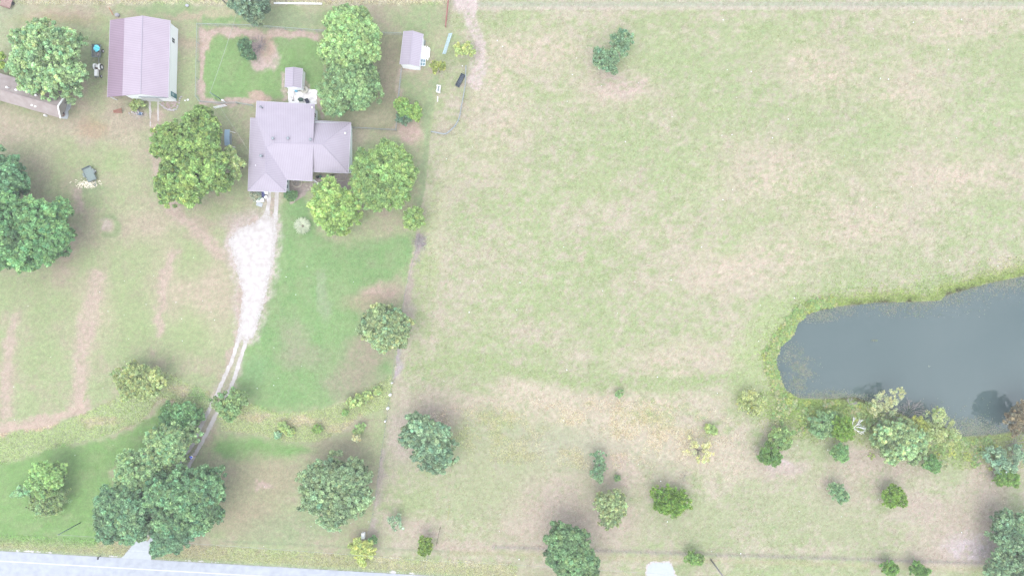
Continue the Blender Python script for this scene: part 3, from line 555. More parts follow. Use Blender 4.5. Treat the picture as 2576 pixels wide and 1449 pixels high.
T('yellow_shrub', 'sparse sulphur yellow shrub with see-through branches in the pasture', 'shrub', [(1735,1120,24,1.4),(1760,1140,26,1.4),(1782,1130,20,1.3),(1765,1158,15,1.1)], (208,212,150), 'wisp', dens=.45)
T('yellow_shrub', 'hazy olive shrub at the west tip of the pond bank', 'shrub', [(1885,1000,26,1.6),(1900,1015,26,1.5),(1868,1018,20,1.2),(1895,1035,14,1)], (182,194,128), 'wisp', dens=1.2)
T('weed_clump', 'small bright green weed clump between the two yellow shrubs', 'weeds', [(1786,1080,14,.6),(1797,1084,9,.5)], (170,198,118), leaf=.2)
T('forsythia_bush', 'lime yellow feathery bush on the road verge below the white box', 'shrub', [(905,1375,24,1.8),(925,1382,20,1.8),(912,1398,16,1.3),(912,1412,10,.8)], (190,204,118), 'spike', dens=1.1, leaf=.26)
T('cedar_tree', 'dark little cedar squeezed behind the lime yellow bush', 'cedar', [(938,1358,11,1.6)], (116,160,104), 'cedar', dens=1.3, group='cedars dotted over the south pasture')
T('garden_bush', 'clipped dark green bush at the corner of the porch garden', 'shrub', [(728,493,12,1),(738,491,11,1),(731,500,8,.8)], (122,164,108), 'fine', dens=1.4)
T('garden_bush', 'silvery spreading bush against the garage wall', 'shrub', [(636,490,9,.7),(648,492,10,.7),(641,498,8,.6)], (176,184,164), 'fine')
T('garden_bush', 'olive bush growing against the south wall of the barn', 'shrub', [(340,264,10,1.2),(352,262,9,1),(338,273,7,.8)], (160,182,112), leaf=.2)
T('young_tree', 'yellow-green tree at the left edge above the cottage', 'tree', [(-2,142,14,2.4),(4,165,10,2)], (164,198,92))
T('sapling', 'small green sapling inside the mown loop of the swale', 'sapling', [(906,1076,12,1),(898,1086,9,.8)], (160,192,122), leaf=.2)
T('sapling', 'pale cream-leaved sapling just below the green sapling in the swale loop', 'sapling', [(896,1104,10,1.2),(902,1098,7,1)], (206,212,170), 'wisp')
T('sapling', 'sparse blue-grey sapling by the fence above the lime yellow bush', 'sapling', [(990,1305,16,1.6),(1000,1322,14,1.4),(1004,1300,9,1.2)], (158,186,156), 'wisp', dens=.9)
T('swale_bush', 'lime green bush where the swale meets the white fence markers', 'shrub', [(885,1012,12,.9),(905,1006,14,.9),(925,996,12,.8),(950,982,10,.7)], (176,200,126), leaf=.2)
T('swale_bush', 'yellow-green bush low in the middle of the east swale', 'shrub', [(715,1075,12,.8),(728,1086,12,.8),(708,1068,8,.6)], (172,198,124), leaf=.2)
T('swale_bush', 'round green bush on the south rim of the east swale', 'shrub', [(799,1078,11,.9)], (142,182,98), leaf=.2)
T('swale_bush', 'low blue-green bush under the yellow-green swale bush', 'shrub', [(699,1093,9,.5)], (150,192,152), leaf=.2)
T('swale_bush', 'dark bush on the upper rim of the east swale', 'shrub', [(868,1038,8,.7)], (136,178,102), leaf=.2)
T('tiny_cedar', 'tiny green seedling cedar in the bare pasture soil', 'cedar', [(1553,1202,7,.7)], (134,168,116), 'cedar', dens=1.4)
T('tiny_cedar', 'tiny round cedar north of the sulphur shrub, in the dry grass', 'cedar', [(1558,990,9,.8)], (150,182,126), 'cedar', dens=1.2)

# ornamental grass with radiating blades
e = thing('pampas_grass', 'round silvery clump of ornamental grass in the front lawn', 'ornamental grass', P(763, 569))
N = 700; th = rng.random(N)*6.283; ln = .85+.65*rng.random(N); el = rng.random(N)*.9+.1
a0 = np.stack([np.cos(th)*.12, np.sin(th)*.12, np.zeros(N)], -1)*(rng.random((N, 1))*2.5)
m0 = a0+np.stack([np.cos(th)*ln*.5, np.sin(th)*ln*.5, .55+.4*el], -1); t0 = a0+np.stack([np.cos(th)*ln*1.0, np.sin(th)*ln*1.0, .25+.5*el], -1)
sd_ = np.stack([-np.sin(th), np.cos(th), np.zeros(N)], -1)*.045
v = np.stack([a0-sd_, m0-sd_*1.4, t0, m0+sd_*1.4], 1)
npmesh('blades', v, 4, M_leaf, np.clip(np.array(C(214,222,196, k=1.0))*(1+rng.normal(size=(N, 1))*.12), 0, .8), e)
mb = MB(); mb.ball((0, 0, .2), .34, sq=(1, 1, .6), jit=.2); mb.build('heart', mat('dry_thatch', C(176,168,150), .95, noise=.3, nscale=9), e)

# dead wood: branching bare shrubs and snags
def dead(name, label, cat, vx, vy, spread, h, n, m, rad=.05, lay=0., ang0=0., fan=6.283, group=None):
    p = P(vx, vy, 0); e_ = thing(name, label, cat, (p[0], p[1], gzp(p[0], p[1])), group=group); mb = MB()
    def grow(a_, d_, L_, r_, k_):
        b_ = tuple(a_[i]+d_[i]*L_ for i in range(3)); b_ = (b_[0], b_[1], max(.04, b_[2])); mb.tube(a_, b_, r_, r_*.6, 5, cap=False)
        if k_ == 0: return
        for q_ in range(random.choice((2, 3))):
            nd = tuple(d_[i]+random.uniform(-.55, .55)*(1 if i < 2 else .5) for i in range(3)); l_ = math.sqrt(sum(c_*c_ for c_ in nd)); nd = tuple(c_/l_ for c_ in nd)
            grow(b_, nd, L_*random.uniform(.55, .85), r_*.6, k_-1)
    for i in range(n):
        t_ = ang0+fan*(i+.5*random.random())/n; dz = h/max(spread, .1)
        l_ = math.hypot(1, dz); grow((0, 0, .02), (math.cos(t_)/l_, math.sin(t_)/l_, dz/l_), spread*.42, rad, 3)
    mb.build('branches', m, e_); return e_
dead('dead_shrub', 'grey leafless shrub on the pale mulch circle in the yard', 'dead shrub', 655, 118, 1.9, 1.6, 16, mat('bare_lilac_twigs', C(168,158,160), .9), .05)
dead('fallen_snag', 'bone white fallen snag beside the bright olive cedar', 'fallen tree', 2146, 1076, 1.9, .8, 4, mat('white_snag', (.85,.84,.9), .8), .075, ang0=-1.0, fan=3.4)
dead('dead_shrub', 'grey snag reaching into the pond beside the sulphur willow', 'dead shrub', 2288, 1038, 2.6, 1.4, 8, M_dead, .085, ang0=-.3, fan=3.6)
dead('dead_shrub', 'pale twiggy dead shrub under the silvery pond willow', 'dead shrub', 2228, 1032, 2.4, 1.2, 10, M_dead, .055)
dead('dead_shrub', 'white fan of dead twigs near the right edge of the bank', 'dead shrub', 2552, 1112, 2.2, .9, 12, M_dead, .055)
dead('dead_branch', 'small white forked branch lying left of the pond willow', 'dead branch', 2136, 1016, 1.3, .6, 4, M_dead, .08, ang0=-.4, fan=3)
dead('dead_branch', 'short white stub of branch below the rounded blue-green bush', 'dead branch', 2067, 1096, .55, .2, 2, M_dead, .05, ang0=4.4, fan=1.)
dead('dead_branch', 'white twigs lying on the bank right of the hazy willow', 'dead branch', 2425, 1102, 1.2, .3, 5, M_dead, .03, ang0=3, fan=2.4)
dead('dead_shrub', 'blue-grey twiggy shrub north of the widest cedar', 'dead shrub', 1722, 1196, 1.0, .5, 7, M_twig, .02)
dead('dead_shrub', 'bare twig shrub in the grey heart of the upper pasture tree', 'dead shrub', 1553, 122, 1.2, 2.6, 9, M_twig, .03)
e = dead('brush_pile', 'heap of cut grey branches dumped along the fence line', 'brush pile', 1054, 606, 1.2, .25, 12, M_twig, .03)
mb = MB()
for i in range(26):
    x0, y0 = random.uniform(-.5, .5), random.uniform(-4.4, .6); a_ = random.gauss(1.45, .35); L_ = random.uniform(.6, 1.8); z_ = random.uniform(.04, .4)
    mb.tube((x0, y0, z_), (x0+math.cos(a_)*L_, y0+math.sin(a_)*L_, z_+random.uniform(-.03, .2)), .025, .012, 5)
mb.build('poles', M_dead, e)

# ------------------------------------------------------------------ tall grass, weeds and pond plants
def tuft_mesh(name, u, v, hgt, tone, blades, mult=1.0, width=.035, label=None, kind='stuff'):
    x = (u-1288)*MPV; y = (724.5-v)*MPV; z = ground_z(x, y); col, _ = ground_colour(u, v)
    N = len(u); i = np.repeat(np.arange(N), blades); n_ = len(i); th = rng.random(n_)*6.283; L = hgt[i]*(.6+.8*rng.random(n_)); lean = .35+.65*rng.random(n_)
    b0 = np.stack([x[i]+rng.normal(size=n_)*.06, y[i]+rng.normal(size=n_)*.06, z[i]-.02], -1)
    d_ = np.stack([np.cos(th)*lean, np.sin(th)*lean, np.sqrt(np.clip(1.25-lean**2, .05, 2))*.8], -1)
    s_ = np.stack([-np.sin(th), np.cos(th), np.zeros(n_)], -1)*(width*(.7+.6*rng.random(n_)))[:, None]
    V = np.stack([b0-s_, b0+s_, b0+d_*L[:, None]], 1)
    cc = col[i]*mult*(1+rng.normal(size=(n_, 1))*.13)*np.array(tone); cc = np.clip(cc, .01, .8)
    o = npmesh(name, V, 3, M_leaf, cc); tag(o, label, None, None, kind); return o
def scatter(n, box, keep):
    u = rng.uniform(box[0], box[2], n); v = rng.uniform(box[1], box[3], n); k_ = keep(u, v) > rng.random(n); return u[k_], v[k_]
DRYM = lambda u, v: (poly_sd(u, v, CULV) > 1)*(drive_mask(u, v) < 0)*(poly_sd(u, v, APRON) > 1)*(poly_sd(u, v, POND) > 0)*(road_y(u)-v > -1.3)
u, v = scatter(150000, (1040,-20,2620,1480), lambda u, v: (u > fence_x(v)+2)*DRYM(u, v)*np.clip(.5+.6*fbm(u, v, 26, 3, 41), .08, 1))
tuft_mesh('pasture_grass', u, v, .14+.09*rng.random(len(u)), (1.12, 1.08, 1.04), 3, 1.8, .03, 'short tufts of green and straw pasture grass')
sw = lambda u, v: ((poly_sd(u, v, SWALE_W) < 1)+(poly_sd(u, v, SWALE_E) < 1)+(road_y(u)-v < 42)*(road_y(u)-v > 6)*(v > 1330)+((v < 12)*(u < 1125))*.8)*DRYM(u, v)
u, v = scatter(330000, (-30,-20,1300,1480), lambda u, v: sw(u, v)*.8)
tuft_mesh('tall_grass', u, v, .26+.22*rng.random(len(u)), (1.09, 1.12, 1.0), 3, 2.4, .04, 'tall unmown grass in the swales and along the road verge')
u, v = scatter(60000, (1080,940,1920,1180), lambda u, v: DRYM(u, v)*(u > fence_x(v)+3)*np.clip(.3+.9*fbm(u, v, 34, 3, 43), 0, 1)*np.clip(1.6-np.hypot((u-1450)/330, (v-1090)/75)*1.2, 0, .8))
tuft_mesh('straw_grass', u, v, .3+.2*rng.random(len(u)), (1.14, 1.10, 1.03), 3, 2.3, .035, 'long pale straw grass below the pasture rise')
u, v = scatter(150000, (1850,640,2620,1180), lambda u, v: (lambda s: (s > -1.5)*(s < 110)*np.where(v > 985, np.exp(-np.clip(s, 0, 199)/42)*.8, np.exp(-np.clip(s, 0, 199)/13)))(poly_sd(u, v, POND))*np.where(v > 980, .8, 1))
o = tuft_mesh('bank_weeds', u, v, .28+.22*rng.random(len(u)), (1.02, 1.14, .8), 4, 1.9, .05, 'rank green weeds crowding the pond bank')
# floating pond weed
def weed(u, v):
    s = -poly_sd(u, v, POND)
    return (s > 0)*(np.exp(-s/(13+8*fbm(u, v, 40, 3, 3)))*1.0*((v < 800)+(v > 990)*1.)+np.clip(1.2-np.hypot((u-2000)/62, (v-940)/72), 0, 1)*np.clip(.45+.9*fbm(u, v, 18, 3, 45), 0, 1)+np.clip(1-np.hypot((u-2090)/80, (v-1000)/26), 0, 1)*.8+np.clip(1-np.hypot((u-2440)/90, (v-1080)/36), 0, 1)*.9+np.clip(1-np.hypot((u-2200)/13, (v-856)/4), 0, 1)*.9+np.clip(1-np.hypot((u-2345)/12, (v-921)/3), 0, 1)*.4+np.clip(1-np.hypot((u-2060)/60, (v-800)/18), 0, 1)*.6+np.clip(1-np.hypot((u-2540)/60, (v-715)/14), 0, 1)*.8)
u, v = scatter(190000, (1940,680,2600,1110), lambda u, v: weed(u, v)*.75)
n_ = len(u); x = (u-1288)*MPV; y = (724.5-v)*MPV; th = rng.random(n_)*6.283; r_ = .05+.09*rng.random(n_)
ct = np.stack([x, y, np.full(n_, -.145)+rng.random(n_)*.03], -1); a1 = np.stack([np.cos(th), np.sin(th), np.zeros(n_)], -1)*r_[:, None]; a2 = np.stack([-np.sin(th), np.cos(th), rng.normal(size=n_)*.1], -1)*(r_*.7)[:, None]
pal = np.array([C(196,204,180,1.9), C(170,184,168,1.9), C(206,198,180,1.9), C(164,190,146,1.9)])[rng.integers(0, 4, n_)]
tag(npmesh('pond_weed', np.stack([ct-a1, ct-a2, ct+a1, ct+a2], 1), 4, M_leaf, pal*(1+rng.normal(size=(n_, 1))*.12)), 'pale floating water weed rafts around the pond edge', None, None, 'stuff')
# bank vegetation as leafy ground cover
lob = []
for i in range(620):
    t_ = random.random(); k_ = random.randrange(7, 22); a_, b_ = POND[k_], POND[k_+1]
    px = a_[0]+(b_[0]-a_[0])*t_; py = a_[1]+(b_[1]-a_[1])*t_
    dn = math.hypot(b_[0]-a_[0], b_[1]-a_[1]); nx_, ny_ = (b_[1]-a_[1])/dn, -(b_[0]-a_[0])/dn
    off = abs(random.gauss(0, 1))*(40 if k_ > 13 else 9)+4
    px += nx_*off*-1 if False else 0
    c1 = (px+nx_*off, py+ny_*off); c2 = (px-nx_*off, py-ny_*off)
    s1 = poly_sd(np.array([c1[0]]), np.array([c1[1]]), POND)[0]; px, py = c1 if s1 > 0 else c2
    w_ = P(px, py); r_ = random.uniform(.3, .8); lob.append((w_[0], w_[1], gzp(w_[0], w_[1])+.08, r_, r_*.35))
V_, C_ = [], []
for i, l_ in enumerate(lob):
    pal_ = random.choice([(180,198,134),(188,200,124),(166,192,128),(196,198,158),(172,196,138)])
    a_, b_ = clumpy([l_], C(*pal_, k=.95), 'wisp', .55, .17); V_.append(a_); C_.append(b_)
tag(npmesh('bank_undergrowth', np.concatenate(V_), 4, M_leaf, np.concatenate(C_)), 'mixed lime and green undergrowth along the pond bank', None, None, 'stuff')

# ------------------------------------------------------------------ buildings
ROOFC = C(224,213,229,2.38)
M_roof = mat('mauve_metal_roof', ROOFC, .6, noise=.03, nscale=.7, spec=.2, stripes=.13)
M_roof2 = mat('rosy_metal_roof', C(230,213,230,2.36), .6, noise=.03, nscale=.7, spec=.2, stripes=.16)
M_trim = mat('white_trim', (.82,.82,.85), .5)
M_ridge = mat('ridge_cap', C(214,204,222), .45)
M_wall = mat('mint_white_siding', (.70,.80,.78), .6, stripes=.05)
M_wallw = mat('white_siding', (.80,.82,.84), .55)
M_gut = mat('pale_gutter', C(238,234,246), .5)
M_glass = mat('dark_window_glass', (.05,.07,.08), .1, spec=.6)
M_teal = mat('teal_paint', C(92,156,166), .5)
M_dark = mat('dark_rubber', (.03,.03,.035), .8)
M_steel = mat('galvanised_steel', C(196,206,214), .4, metal=.3)
M_grey = mat('grey_paint', C(164,178,176), .6, noise=.08, nscale=5)
UVS = 1.05                                # ribs per metre scale for the wave texture
def roofpart(name, polys, m, parent, th=.12):
    mb = MB()
    for p in polys: mb.plate(p, th)
    return mb.build(name, m, parent, world=True, uvdir=UVS)
def walls(name, pts, m, parent, z0=-.15):    # pts: (x,y,ztop) closed
    mb = MB(); n = len(pts)
    for i in range(n):
        a_, b_ = pts[i], pts[(i+1) % n]; mb.quad((a_[0], a_[1], z0), (b_[0], b_[1], z0), (b_[0], b_[1], b_[2]), (a_[0], a_[1], a_[2]))
    return mb.build(name, m, parent, world=True, uvdir=UVS*2)
def lerp3(a, b, t): return tuple(a[i]*(1-t)+b[i]*t for i in range(3))
def ridge(parent, pts, name='ridge_cap', m=None, w=.16):
    mb = MB()
    for a_, b_ in zip(pts, pts[1:]): mb.tube((a_[0], a_[1], a_[2]+.0), (b_[0], b_[1], b_[2]+.0), w*.5, n=6)
    return mb.build(name, m or M_ridge, parent, world=True)
def gutter(parent, pts, name='gutter'):
    mb = MB()
    for a_, b_ in zip(pts, pts[1:]): mb.tube((a_[0], a_[1], a_[2]-.06), (b_[0], b_[1], b_[2]-.06), .075, n=6)
    return mb.build(name, M_gut, parent, world=True)

# barn
zb = Z(0, 0, 3.623)
bNE, bSE = zb(1805, 220, 3.4), zb(1785, 1040, 3.4); rN, rS = zb(1513, 170, 5.2), zb(1493, 1000, 5.2)
wN, wS = zb(1322, 196, 3.95), zb(1298, 1018, 3.95); lN, lS = zb(1170, 217, 2.75), zb(1138, 1033, 2.75)
barn = thing('barn', 'long metal barn with rosy mauve roof, white walls and a lean-to on its west side', 'barn', ((bNE[0]+wN[0])/2, (bNE[1]+bSE[1])/2, 0))
rf = roofpart('roof', [[rN, rS, bSE, bNE], [wN, wS, rS, rN]], M_roof2, barn)
ridge(rf, [rN, rS])
roofpart('lean_to_roof', [[lN, lS, tuple(a+b for a, b in zip(wS, (0, 0, -.06))), tuple(a+b for a, b in zip(wN, (0, 0, -.06)))]], mat('faded_rose_roof', C(206,178,200,2.6), .55, noise=.03, nscale=.8, stripes=.22), barn)
gutter(barn, [lN, lS], 'eave_trim'); gutter(barn, [bNE, bSE], 'eave_trim')
def off(p, dx, dy, dz=0.): return (p[0]+dx, p[1]+dy, p[2]+dz)
walls('wall', [off(bNE, -.25, -.25, -.14), off(rN, 0, -.25, -.14), off(wN, .1, -.25, -.14), off(wS, .1, .25, -.14), off(rS, 0, .25, -.14), off(bSE, -.25, .25, -.14)], M_wallw, barn)
for i in range(5):
    p = lerp3(lN, lS, i/4); MB().box((p[0]+.15, p[1]+(.25 if i == 4 else -.25 if i == 0 else 0), (p[2]-.14)/2), (.14, .14, p[2]-.14)).build('lean_to_post', M_wallw, barn, world=True)
def on_wall(name, a_, b_, t0, t1, z0, z1, out_, m, parent, th=.06):   # panel on the wall running a_->b_
    p0 = lerp3(a_, b_, t0); p1 = lerp3(a_, b_, t1); mb = MB(); rz = math.atan2(p1[1]-p0[1], p1[0]-p0[0]); L = math.hypot(p1[0]-p0[0], p1[1]-p0[1])
    nx_, ny_ = math.sin(rz)*out_, -math.cos(rz)*out_
    mb.box(((p0[0]+p1[0])/2+nx_*th/2, (p0[1]+p1[1])/2+ny_*th/2, (z0+z1)/2), (L, th, z1-z0), rz=rz); return mb.build(name, m, parent, world=True)
a_, b_ = off(bSE, -.25, .25), off(bNE, -.25, -.25)          # east wall, south to north; outward is +x
d_ = on_wall('side_door', a_, b_, .035, .10, 0, 2.05, 1, M_teal, barn); on_wall('door_window', a_, b_, .05, .085, 1.0, 1.8, 1, mat('frosted_pane', C(200,228,236), .3), d_, .09)
wf = on_wall('window', a_, b_, .76, .83, 1.2, 2.3, 1, M_trim, barn); on_wall('pane', a_, b_, .766, .793, 1.3, 2.2, 1, M_glass, wf, .09); on_wall('pane', a_, b_, .798, .824, 1.3, 2.2, 1, M_glass, wf, .09)
on_wall('downspout', a_, b_, -.004, .004, 0, 3.2, 1, M_trim, barn, .12)
a_, b_ = off(wS, .1, .25), off(bSE, -.25, .25)              # south wall: outward -y
on_wall('sliding_door', a_, b_, .30, .68, 0, 2.6, 1, mat('white_door_panel', C(255,255,255,2.05), .5, stripes=.03), barn, .1)
on_wall('door_track', a_, b_, .28, .95, 2.62, 2.74, 1, M_steel, barn, .16)
# timber and red gear under the lean-to
e = thing('timber_stack', 'orange-red timber leaning out from under the barn lean-to', 'timber', P(299, 285))
mb = MB()
for i in range(4): mb.box((.0+.04*i, .15*i, .3+.12*i), (1.5, .13, .08), rz=.1*i, ry=.05)
mb.build('boards', mat('red_timber', C(196,140,120), .8), e)
e = thing('rock_border', 'ring of white rocks round the pink gravel bed at the barn corner', 'rock border', P(427, 262))
mb = MB()
for i in range(34):
    t_ = i/33; x = -1.6+3.6*t_; y = -1.05*math.sin(t_*2.9)-.1+(1.6*max(0, t_-.8)/.2); mb.ball((x+random.gauss(0, .07), y+random.gauss(0, .07), .06), random.uniform(.1, .2), 7, 5, (1.1, .8, .6), .18)
mb.build('rocks', mat('pale_limestone', C(240,232,236), .9, noise=.1, nscale=5), e)
for i in range(16): mb.ball((random.uniform(-1.2, 1.2), random.uniform(-.7, .4), .03), random.uniform(.12, .3), 7, 5, (1, 1, .3), .2)
bed = MB()
for i in range(40): bed.ball((random.uniform(-1.5, 1.6), random.uniform(-.85, .45), .02), random.uniform(.08, .26), 7, 5, (1.2, .8, .35), .25)
bed.build('flat_stones', mat('pink_fieldstone', C(204,178,172), .9, alt=C(226,206,200), nscale=3), e)
e = thing('rock_pile', 'small pile of white rocks southwest of the barn door tracks', 'rock pile', P(340, 281))
mb = MB()
for i in range(34): mb.ball((random.gauss(0, .45), random.gauss(0, .28), .06), random.uniform(.07, .17), 7, 5, (1, 1, .6), .22)
mb.build('rocks', mat('white_rock', C(244,234,236), .9, noise=.12, nscale=6), e)
def chair(name, label, pos, rz, m, fr):
    e = thing(name, label, 'chair', pos, rz); MB().box((0, 0, .42), (.62, .5, .05)).build('seat', m, e); MB().box((0, .27, .75), (.62, .05, .6), rx=-.35).build('backrest', m, e)
    mb = MB()
    for sx in (-.3, .3):
        for sy in (-.22, .22): mb.tube((sx, sy, 0), (sx, sy, .44), .02)
        mb.tube((sx, -.25, .64), (sx, .3, .64), .02); mb.tube((sx, -.22, .44), (sx, -.25, .64), .018); mb.tube((sx, .26, .44), (sx, .4, 1.05), .018)
    mb.build('frame', fr, e); return e
chair('lawn_chair', 'blue lawn chair beside the white rocks in front of the barn', P(357, 288), 2.9, mat('blue_webbing', C(138,166,206), .7, stripes=0), M_trim)
for lb, (x, y) in (('larger of two white stones on the grass east of the barn corner', (473, 252)), ('smaller of two white stones on the grass east of the barn corner', (466, 254))):
    s_ = MB().ball((0, 0, .08), .2 if 'larger' in lb else .13, 9, 6, (1, .9, .6), .1).build('stone', M_trim); s_.location = P(x, y); tag(s_, lb, 'stone', 'stones by the barn')

# house
zh = Z(600, 280, 3.6229)
E_ = 2.8; W1, W2 = zh(650, 555, 4.7), zh(645, 815, 4.7); R1, R2, RM = zh(735, 505, 4.95), zh(1245, 518, 4.95), zh(1150, 515, 4.95)
V_nw, V_sw, V_se2, V_in = zh(485, 237, E_), zh(457, 1012, E_), zh(860, 1025, E_), zh(868, 893, E_)
N_w, N_e, N_j, N_m = zh(552, 62, 3.0), zh(1170, 95, 3.0), zh(541, 240, 3.58), zh(1157, 318, 4.1)
X_ne, X_se, X_nw, X_sw = zh(1550, 288, E_), zh(1523, 825, E_), zh(1160, 266, E_), zh(1150, 810, E_)
S_e, W_t = zh(1143, 908, 2.72), zh(541, 240, 3.5)
house = thing('house', 'sprawling single-storey house with pale lilac hipped metal roof', 'house', ((V_sw[0]+X_ne[0])/2, (V_sw[1]+N_w[1])/2, 0))
rf = roofpart('roof', [[V_nw, V_sw, W2, W1, W_t], [N_w, N_j, W1, R1, RM, N_m, N_e], [RM, R2, X_ne, X_nw], [R2, X_se, X_ne][::1], [RM, X_sw, X_se, R2],
                       [R1, W1, V_in, S_e, RM], [W1, W2, V_se2, V_in], [W2, V_sw, V_se2]], M_roof, house, .1)
# make every top face point upward
for p in rf.data.polygons: pass
ridge(rf, [R1, R2, X_ne], w=.11); ridge(rf, [R2, X_se], w=.11); ridge(rf, [R1, W1, W2, V_sw], w=.11); ridge(rf, [W2, V_se2], w=.11)
mb = MB()
for a_, b_ in ((W1, V_in),): mb.tube((a_[0], a_[1], a_[2]-.02), (b_[0], b_[1], b_[2]-.02), .07, n=5)
mb.build('valley_flashing', M_ridge, rf, world=True)
gutter(house, [V_nw, V_sw, V_se2, V_in, S_e]); gutter(house, [N_w, N_e]); gutter(house, [X_nw, X_ne, X_se, X_sw]); gutter(house, [N_j, N_w])
I = .42
hw = [off(N_w, I, -I, -.12), off(N_e, -I, -I, -.12), (N_e[0]-I, X_nw[1]-I, 3.75), (X_ne[0]-I, X_nw[1]-I, E_-.12), (X_ne[0]-I, X_se[1]+I, E_-.12), (X_sw[0]-.3, X_sw[1]+I, E_-.12),
      (X_sw[0]-.3, X_sw[1]+I-.02, 3.0), (V_in[0]-I, X_sw[1]+I, 3.0), (V_in[0]-I, V_se2[1]+I, E_-.12), off(V_sw, I, I, -.12), (V_nw[0]+I, V_nw[1]-I, E_-.12), (N_w[0]+I, V_nw[1]-I, 3.0)]
walls('wall', hw, M_wall, house)
a_, b_ = hw[2], hw[1]
wf = on_wall('window', a_, b_, .42, .72, 1.1, 2.3, 1, M_trim, house); on_wall('pane', a_, b_, .44, .565, 1.2, 2.2, 1, M_glass, wf, .09); on_wall('pane', a_, b_, .585, .70, 1.2, 2.2, 1, M_glass, wf, .09)
a_, b_ = hw[8], hw[7]
for t0 in (.1, .4, .7):
    wf = on_wall('window', a_, b_, t0, t0+.22, .9, 2.2, 1, M_trim, house); on_wall('pane', a_, b_, t0+.02, t0+.2, 1., 2.1, 1, mat('pale_blue_pane', C(170,204,214), .2) if t0 == .1 else bpy.data.materials['pale_blue_pane'], wf, .09)
a_, b_ = hw[9], hw[8]
on_wall('garage_door', a_, b_, .5, .93, 0, 2.3, 1, M_trim, house)
on_wall('front_door', hw[7], hw[6], .5, .64, 0, 2.1, 1, mat('dark_green_door', (.03,.07,.05), .5), house)
for t_ in (.12, .98): p = lerp3(V_in, S_e, t_); MB().tube((p[0]-.2, p[1]+.3, 0), (p[0]-.2, p[1]+.3, 2.6), .07).build('porch_post', M_trim, house, world=True)
def rooftop(kind_, x, y, z, lab=None):
    p = zh(x, y, z); mb = MB()
    if kind_ == 'roof_turbine': mb.tube(off(p, 0, 0, -.25), off(p, 0, 0, .3), .16, n=10); mb.ball(off(p, 0, 0, .46), .27, 12, 8, (1, 1, .8)); m = M_steel
    elif kind_ == 'vent_pipe': mb.tube(off(p, 0, 0, -.2), off(p, 0, 0, .35), .07, n=10); mb.tube(off(p, 0, 0, -.05), off(p, 0, 0, .03), .2, .1, n=10); m = M_trim
    else: mb.tube(off(p, 0, 0, -.25), off(p, 0, 0, .9), .12, n=12); mb.tube(off(p, 0, 0, .9), off(p, 0, 0, 1.05), .2, .06, n=12); m = M_steel
    return mb.build(kind_, m, rf, world=True, smooth=True)
for a_ in ((730, 462), (890, 460), (1128, 474), (603, 645)): rooftop('roof_turbine', *a_, 4.65)
for a_ in ((545, 745), (1490, 400), (1140, 128), (1225, 400)): rooftop('vent_pipe', *a_, 3.4)
rooftop('chimney_flue', 612, 133, 3.3)

# sheds
def shed(label, name, zz, NW, RN, NE, SE, RS, SW, ze, zr, m, group=None):
    nw, rn, ne, se, rs_, sw_ = zz(*NW, ze), zz(*RN, zr), zz(*NE, ze), zz(*SE, ze), zz(*RS, zr), zz(*SW, ze)
    e = thing(name, label, 'shed', ((nw[0]+se[0])/2, (nw[1]+se[1])/2, 0)); r_ = roofpart('roof', [[nw, sw_, rs_, rn], [rn, rs_, se, ne]], m, e, .08); ridge(r_, [rn, rs_])
    walls('wall', [off(ne, -.15, -.12, -.1), off(rn, 0, -.12, -.1), off(nw, .15, -.12, -.1), off(sw_, .15, .12, -.1), off(rs_, 0, .12, -.1), off(se, -.15, .12, -.1)], M_wallw, e)
    gutter(e, [nw, sw_], 'eave_trim'); gutter(e, [ne, se], 'eave_trim'); return e, (nw, rn, ne, se, rs_, sw_)
e, c_ = shed('small garden shed with a ribbed lilac roof just north of the patio', 'garden_shed', Z(800, 180, 11.145), (410, 215), (665, 190), (960, 235), (925, 880), (645, 832), (385, 850), 2.2, 2.85, M_roof)
on_wall('shed_door', off(c_[5], .15, .12), off(c_[3], -.15, .12), .3, .7, 0, 1.8, 1, M_trim, e)
e, c_ = shed('narrow lilac-roofed shed at the east end of the chain-link yard', 'narrow_shed', Z(1160, 80, 4.2625), (96, 52), (211, 46), (341, 88), (290, 492), (168, 466), (48, 465), 2.5, 3.2, M_roof)
on_wall('shed_door', off(c_[5], .15, .12), off(c_[3], -.15, .12), .35, .75, 0, 1.9, 1, M_trim, e)
zs = Z(1160, 80, 4.2625)
e = thing('plank_stack', 'white planks and panels stacked against the east side of the narrow shed', 'planks', zs(370, 340))
mb = MB()
for i in range(9): mb.box((-.55+i*.16, random.uniform(-.25, .25)+.3-.03*i, .08+.035*i), (.14, 2.5+random.uniform(-.4, .5)-.08*i, .05), rz=-.12+random.uniform(-.04, .04))
for i in range(4): mb.box((.35, .9-.35*i, .5), (.9, .1, .04), rz=random.uniform(-.1, .1))
mb.build('planks', mat('weathered_white_board', (.86,.86,.88), .8, noise=.06, nscale=4), e)
e = thing('window_sash', 'old four-pane window sash lying beside the narrow shed', 'window sash', zs(338, 448, .05), -.1)
MB().box((0, 0, .22), (.95, 1.25, .05)).build('sash_frame', M_trim, e); mb = MB()
for i in (-.22, .22):
    for j in (-.3, .3): mb.box((i, j, .25), (.36, .5, .02))
mb.build('glass', mat('sky_blue_glass', C(160,196,206), .15), e)
e = thing('scrap_boards', 'grey scrap boards on the soil north of the white planks', 'boards', zs(352, 195)); mb = MB()
mb.box((0, 0, .05), (.3, .8, .06), rz=.3); mb.box((.1, .1, .1), (.25, .5, .05), rz=-.4); mb.build('boards', M_grey, e)

